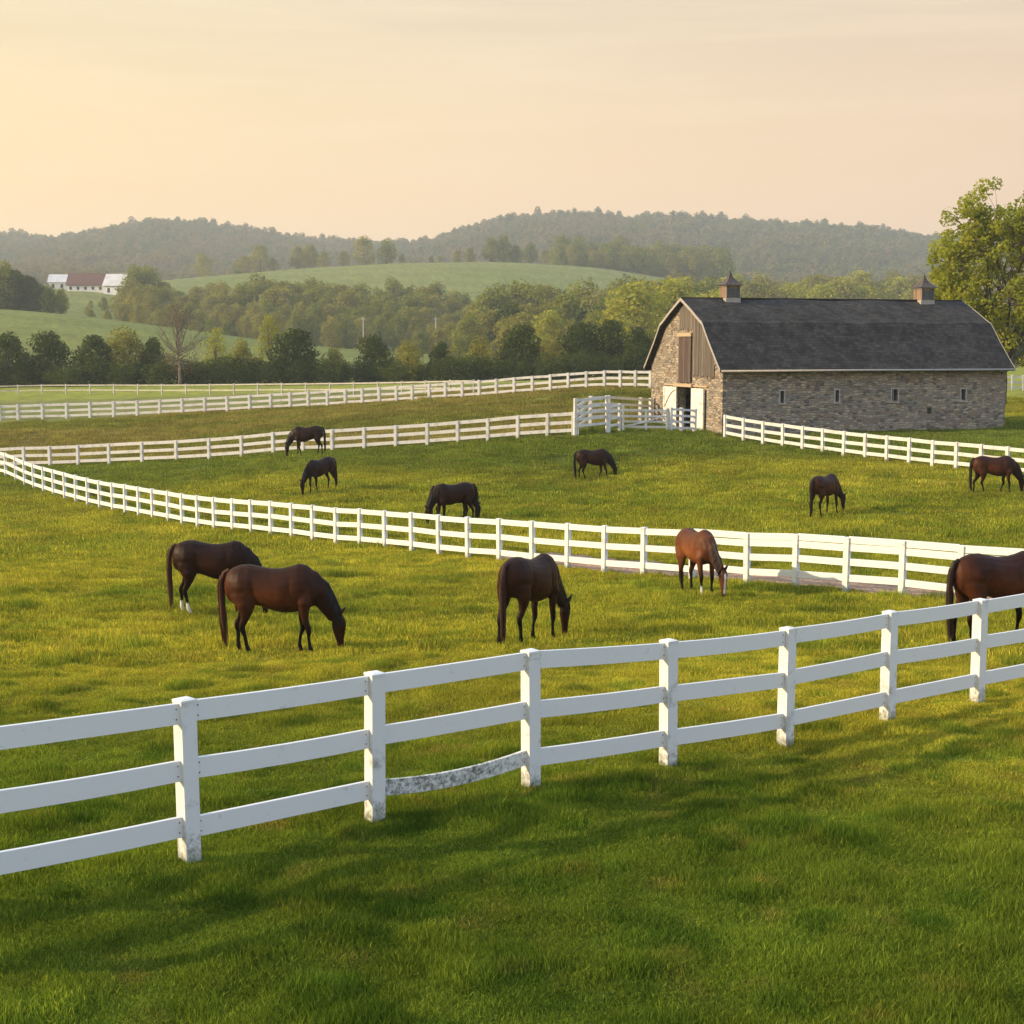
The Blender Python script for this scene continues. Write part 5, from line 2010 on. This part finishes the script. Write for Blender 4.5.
# ------------------------------------------------------------------ grass
def tuft_mesh(seed, n, radius, hmin, hmax, width, mat, lean=0.5):
    rng = np.random.default_rng(seed)
    a = rng.uniform(0, 2 * PI, n)
    r = radius * np.sqrt(rng.random(n))
    bx, by = r * np.cos(a), r * np.sin(a)
    h = rng.uniform(hmin, hmax, n) * (1 - 0.25 * (r / radius) ** 2)
    la = rng.uniform(0, 2 * PI, n)
    lx, ly = np.cos(la), np.sin(la)
    lm = h * lean * rng.random(n) ** 0.7
    wa = rng.uniform(0, PI, n)
    wx, wy = np.cos(wa) * width * 0.5, np.sin(wa) * width * 0.5
    z0 = np.full(n, -0.02)
    V = np.stack([
        np.stack([bx - wx, by - wy, z0], 1), np.stack([bx + wx, by + wy, z0], 1),
        np.stack([bx + lx * lm * 0.3 + wx * .8, by + ly * lm * 0.3 + wy * .8, h * 0.6], 1), np.stack([bx + lx * lm * 0.3 - wx * .8, by + ly * lm * 0.3 - wy * .8, h * 0.6], 1),
        np.stack([bx + lx * lm, by + ly * lm, h], 1)], 1).reshape(-1, 3)
    i = np.arange(n)[:, None] * 5
    fl = (i + np.array([[0, 1, 2, 0, 2, 3, 3, 2, 4]])).ravel()
    me = np_mesh('tuft', V, fl, np.full(n * 3, 3))
    var = np.repeat(rng.random(n), 5)
    at = me.attributes.new('var', 'FLOAT', 'POINT')
    at.data.foreach_set('value', var.astype(np.float32))
    me.materials.append(mat)
    return me


def grass_mat():
    m = bpy.data.materials.new('grass_blades')
    m.use_nodes = True
    t = m.node_tree
    t.nodes.clear()
    L = t.links.new
    out = N(t, 'ShaderNodeOutputMaterial')
    at = N(t, 'ShaderNodeAttribute', attribute_name='tint', attribute_type='INSTANCER')
    va = N(t, 'ShaderNodeAttribute', attribute_name='var')
    r = ramp(t, [(0.0, (0.40, 0.48, 0.45)), (0.6, (1.15, 1.15, 1.0)), (0.92, (1.8, 1.6, 1.3)), (1.0, (3.4, 2.6, 2.6))])
    L(va.outputs['Fac'], r.inputs[0])
    mx = N(t, 'ShaderNodeMix', data_type='RGBA', blend_type='MULTIPLY')
    mx.inputs[0].default_value = 1
    L(at.outputs['Color'], mx.inputs[6])
    L(r.outputs[0], mx.inputs[7])
    d = N(t, 'ShaderNodeBsdfDiffuse')
    L(mx.outputs[2], d.inputs['Color'])
    m2 = N(t, 'ShaderNodeMix', data_type='RGBA', blend_type='MULTIPLY')
    m2.inputs[0].default_value = 1
    m2.inputs[7].default_value = (1.5, 1.35, 0.6, 1)
    L(mx.outputs[2], m2.inputs[6])
    tr = N(t, 'ShaderNodeBsdfTranslucent')
    L(m2.outputs[2], tr.inputs['Color'])
    ms = N(t, 'ShaderNodeMixShader')
    ms.inputs[0].default_value = 0.45
    L(d.outputs[0], ms.inputs[1])
    L(tr.outputs[0], ms.inputs[2])
    L(ms.outputs[0], out.inputs['Surface'])
    return m


M_GRASS = grass_mat()


def in_barn(X, Y):
    dx, dy = X - B0.x, Y - B0.y
    u = dx * BU.x + dy * BU.y
    v = dx * BV.x + dy * BV.y
    return (u > -0.1) & (u < BL + 0.1) & (v > -0.1) & (v < BW + 0.1)


def grass_band(r0, r1, count, rng):
    r = np.sqrt(rng.uniform(r0 ** 2, r1 ** 2, count))
    th = rng.uniform(-0.42, 0.42, count)
    return r * np.sin(th), r * np.cos(th)


def build_grass():
    rng = np.random.default_rng(9)
    near = [tuft_mesh(1 + i, 150, 0.16, 0.018, 0.054 + 0.007 * i, 0.0052, M_GRASS, 1.25) for i in range(3)]
    mid = [tuft_mesh(11 + i, 170, 0.38, 0.035, 0.085 + 0.012 * i, 0.010, M_GRASS, 0.9) for i in range(3)]
    far = [tuft_mesh(21 + i, 180, 0.80, 0.04, 0.10 + 0.015 * i, 0.022, M_GRASS, 0.8) for i in range(3)]
    bands = [(6.5, 14, 11000, 0), (14, 24, 16000, 0), (24, 48, 15000, 1), (48, 80, 13000, 2), (80, 128, 15000, 2)]
    Xs, Ys, I = [], [], []
    for r0, r1, n, k in bands:
        X, Y = grass_band(r0, r1, n, rng)
        Xs.append(X); Ys.append(Y)
        I.append(k * 3 + rng.integers(0, 3, n))
    X, Y, I = np.concatenate(Xs), np.concatenate(Ys), np.concatenate(I)
    keep = ~in_barn(X, Y) & (pen_mask(X, Y) < 0.4) & ~((track_mask(X, Y) > 0.15) & (np.hypot(X, Y) < 60))
    X, Y, I = X[keep], Y[keep], I[keep]
    n = len(X)
    Z = height(X, Y) + bumps(X, Y)
    c = tint(X, Y)
    clump = fbm(X * 0.9, Y * 0.9, 91, 3)
    clump2 = fbm(X * 2.0, Y * 2.0, 95, 3)
    s = 0.6 + 0.6 * sstep(0.4, 0.7, clump) + 1.5 * sstep(0.45, 0.85, clump2)
    s = np.clip(s, 0.4, 2.2) * rng.uniform(0.8, 1.2, n)
    # ranker grass at the foot of the fences
    for pts in (mid_pts, barn_pts):
        d = line_dist(X, Y, pts)
        s = s * (1 + 0.35 * (1 - sstep(0.1, 0.45, d)))
    rough = (I >= 6) & (Y > 92) & (X < 14)
    s = np.where(rough, s * 1.5, s)
    rank = sstep(0.60, 0.72, fbm(X * 2.2, Y * 2.6, 133, 3)) * (np.hypot(X, Y) < 70)
    s = s * (1 + 0.45 * rank)
    c = mixc(c, c * np.array([0.55, 0.70, 0.7]), rank)
    c = c * rng.uniform(0.75, 1.25, n)[:, None]
    col = np.hstack([c * 1.0, np.ones((n, 1))])
    rot = np.stack([rng.normal(0, 0.05, n), rng.normal(0, 0.05, n), rng.uniform(0, 6.28, n)], 1)
    scl = np.stack([np.full(n, 1.0), np.full(n, 1.0), s], 1)
    o = gn_scatter('grass', np.stack([X, Y, Z], 1), {'idx': ('INT', I), 'rot': ('FLOAT_VECTOR', rot), 'scl': ('FLOAT_VECTOR', scl), 'tint': ('FLOAT_COLOR', col)}, near + mid + far)
    tag(o, 'short tussocky pasture grass, green in front, the gold of low sun painted into its colour farther off', 'grass', kind='stuff')


build_grass()


# ------------------------------------------------------------------ haze
def build_haze():
    mb = MB()
    mb.box((-2600, -400, -120), (2600, 2900, 225))
    m = bpy.data.materials.new('evening_haze')
    m.use_nodes = True
    t = m.node_tree
    t.nodes.clear()
    out = N(t, 'ShaderNodeOutputMaterial')
    pv = N(t, 'ShaderNodeVolumePrincipled')
    pv.inputs['Color'].default_value = (0.88, 0.96, 1.0, 1)
    pv.inputs['Density'].default_value = 0.00027
    pv.inputs['Anisotropy'].default_value = 0.2
    t.links.new(pv.outputs[0], out.inputs['Volume'])
    o = mb.build('haze', m)
    tag(o, 'thin warm evening haze over the fields and hills', 'haze', kind='stuff')


build_haze()
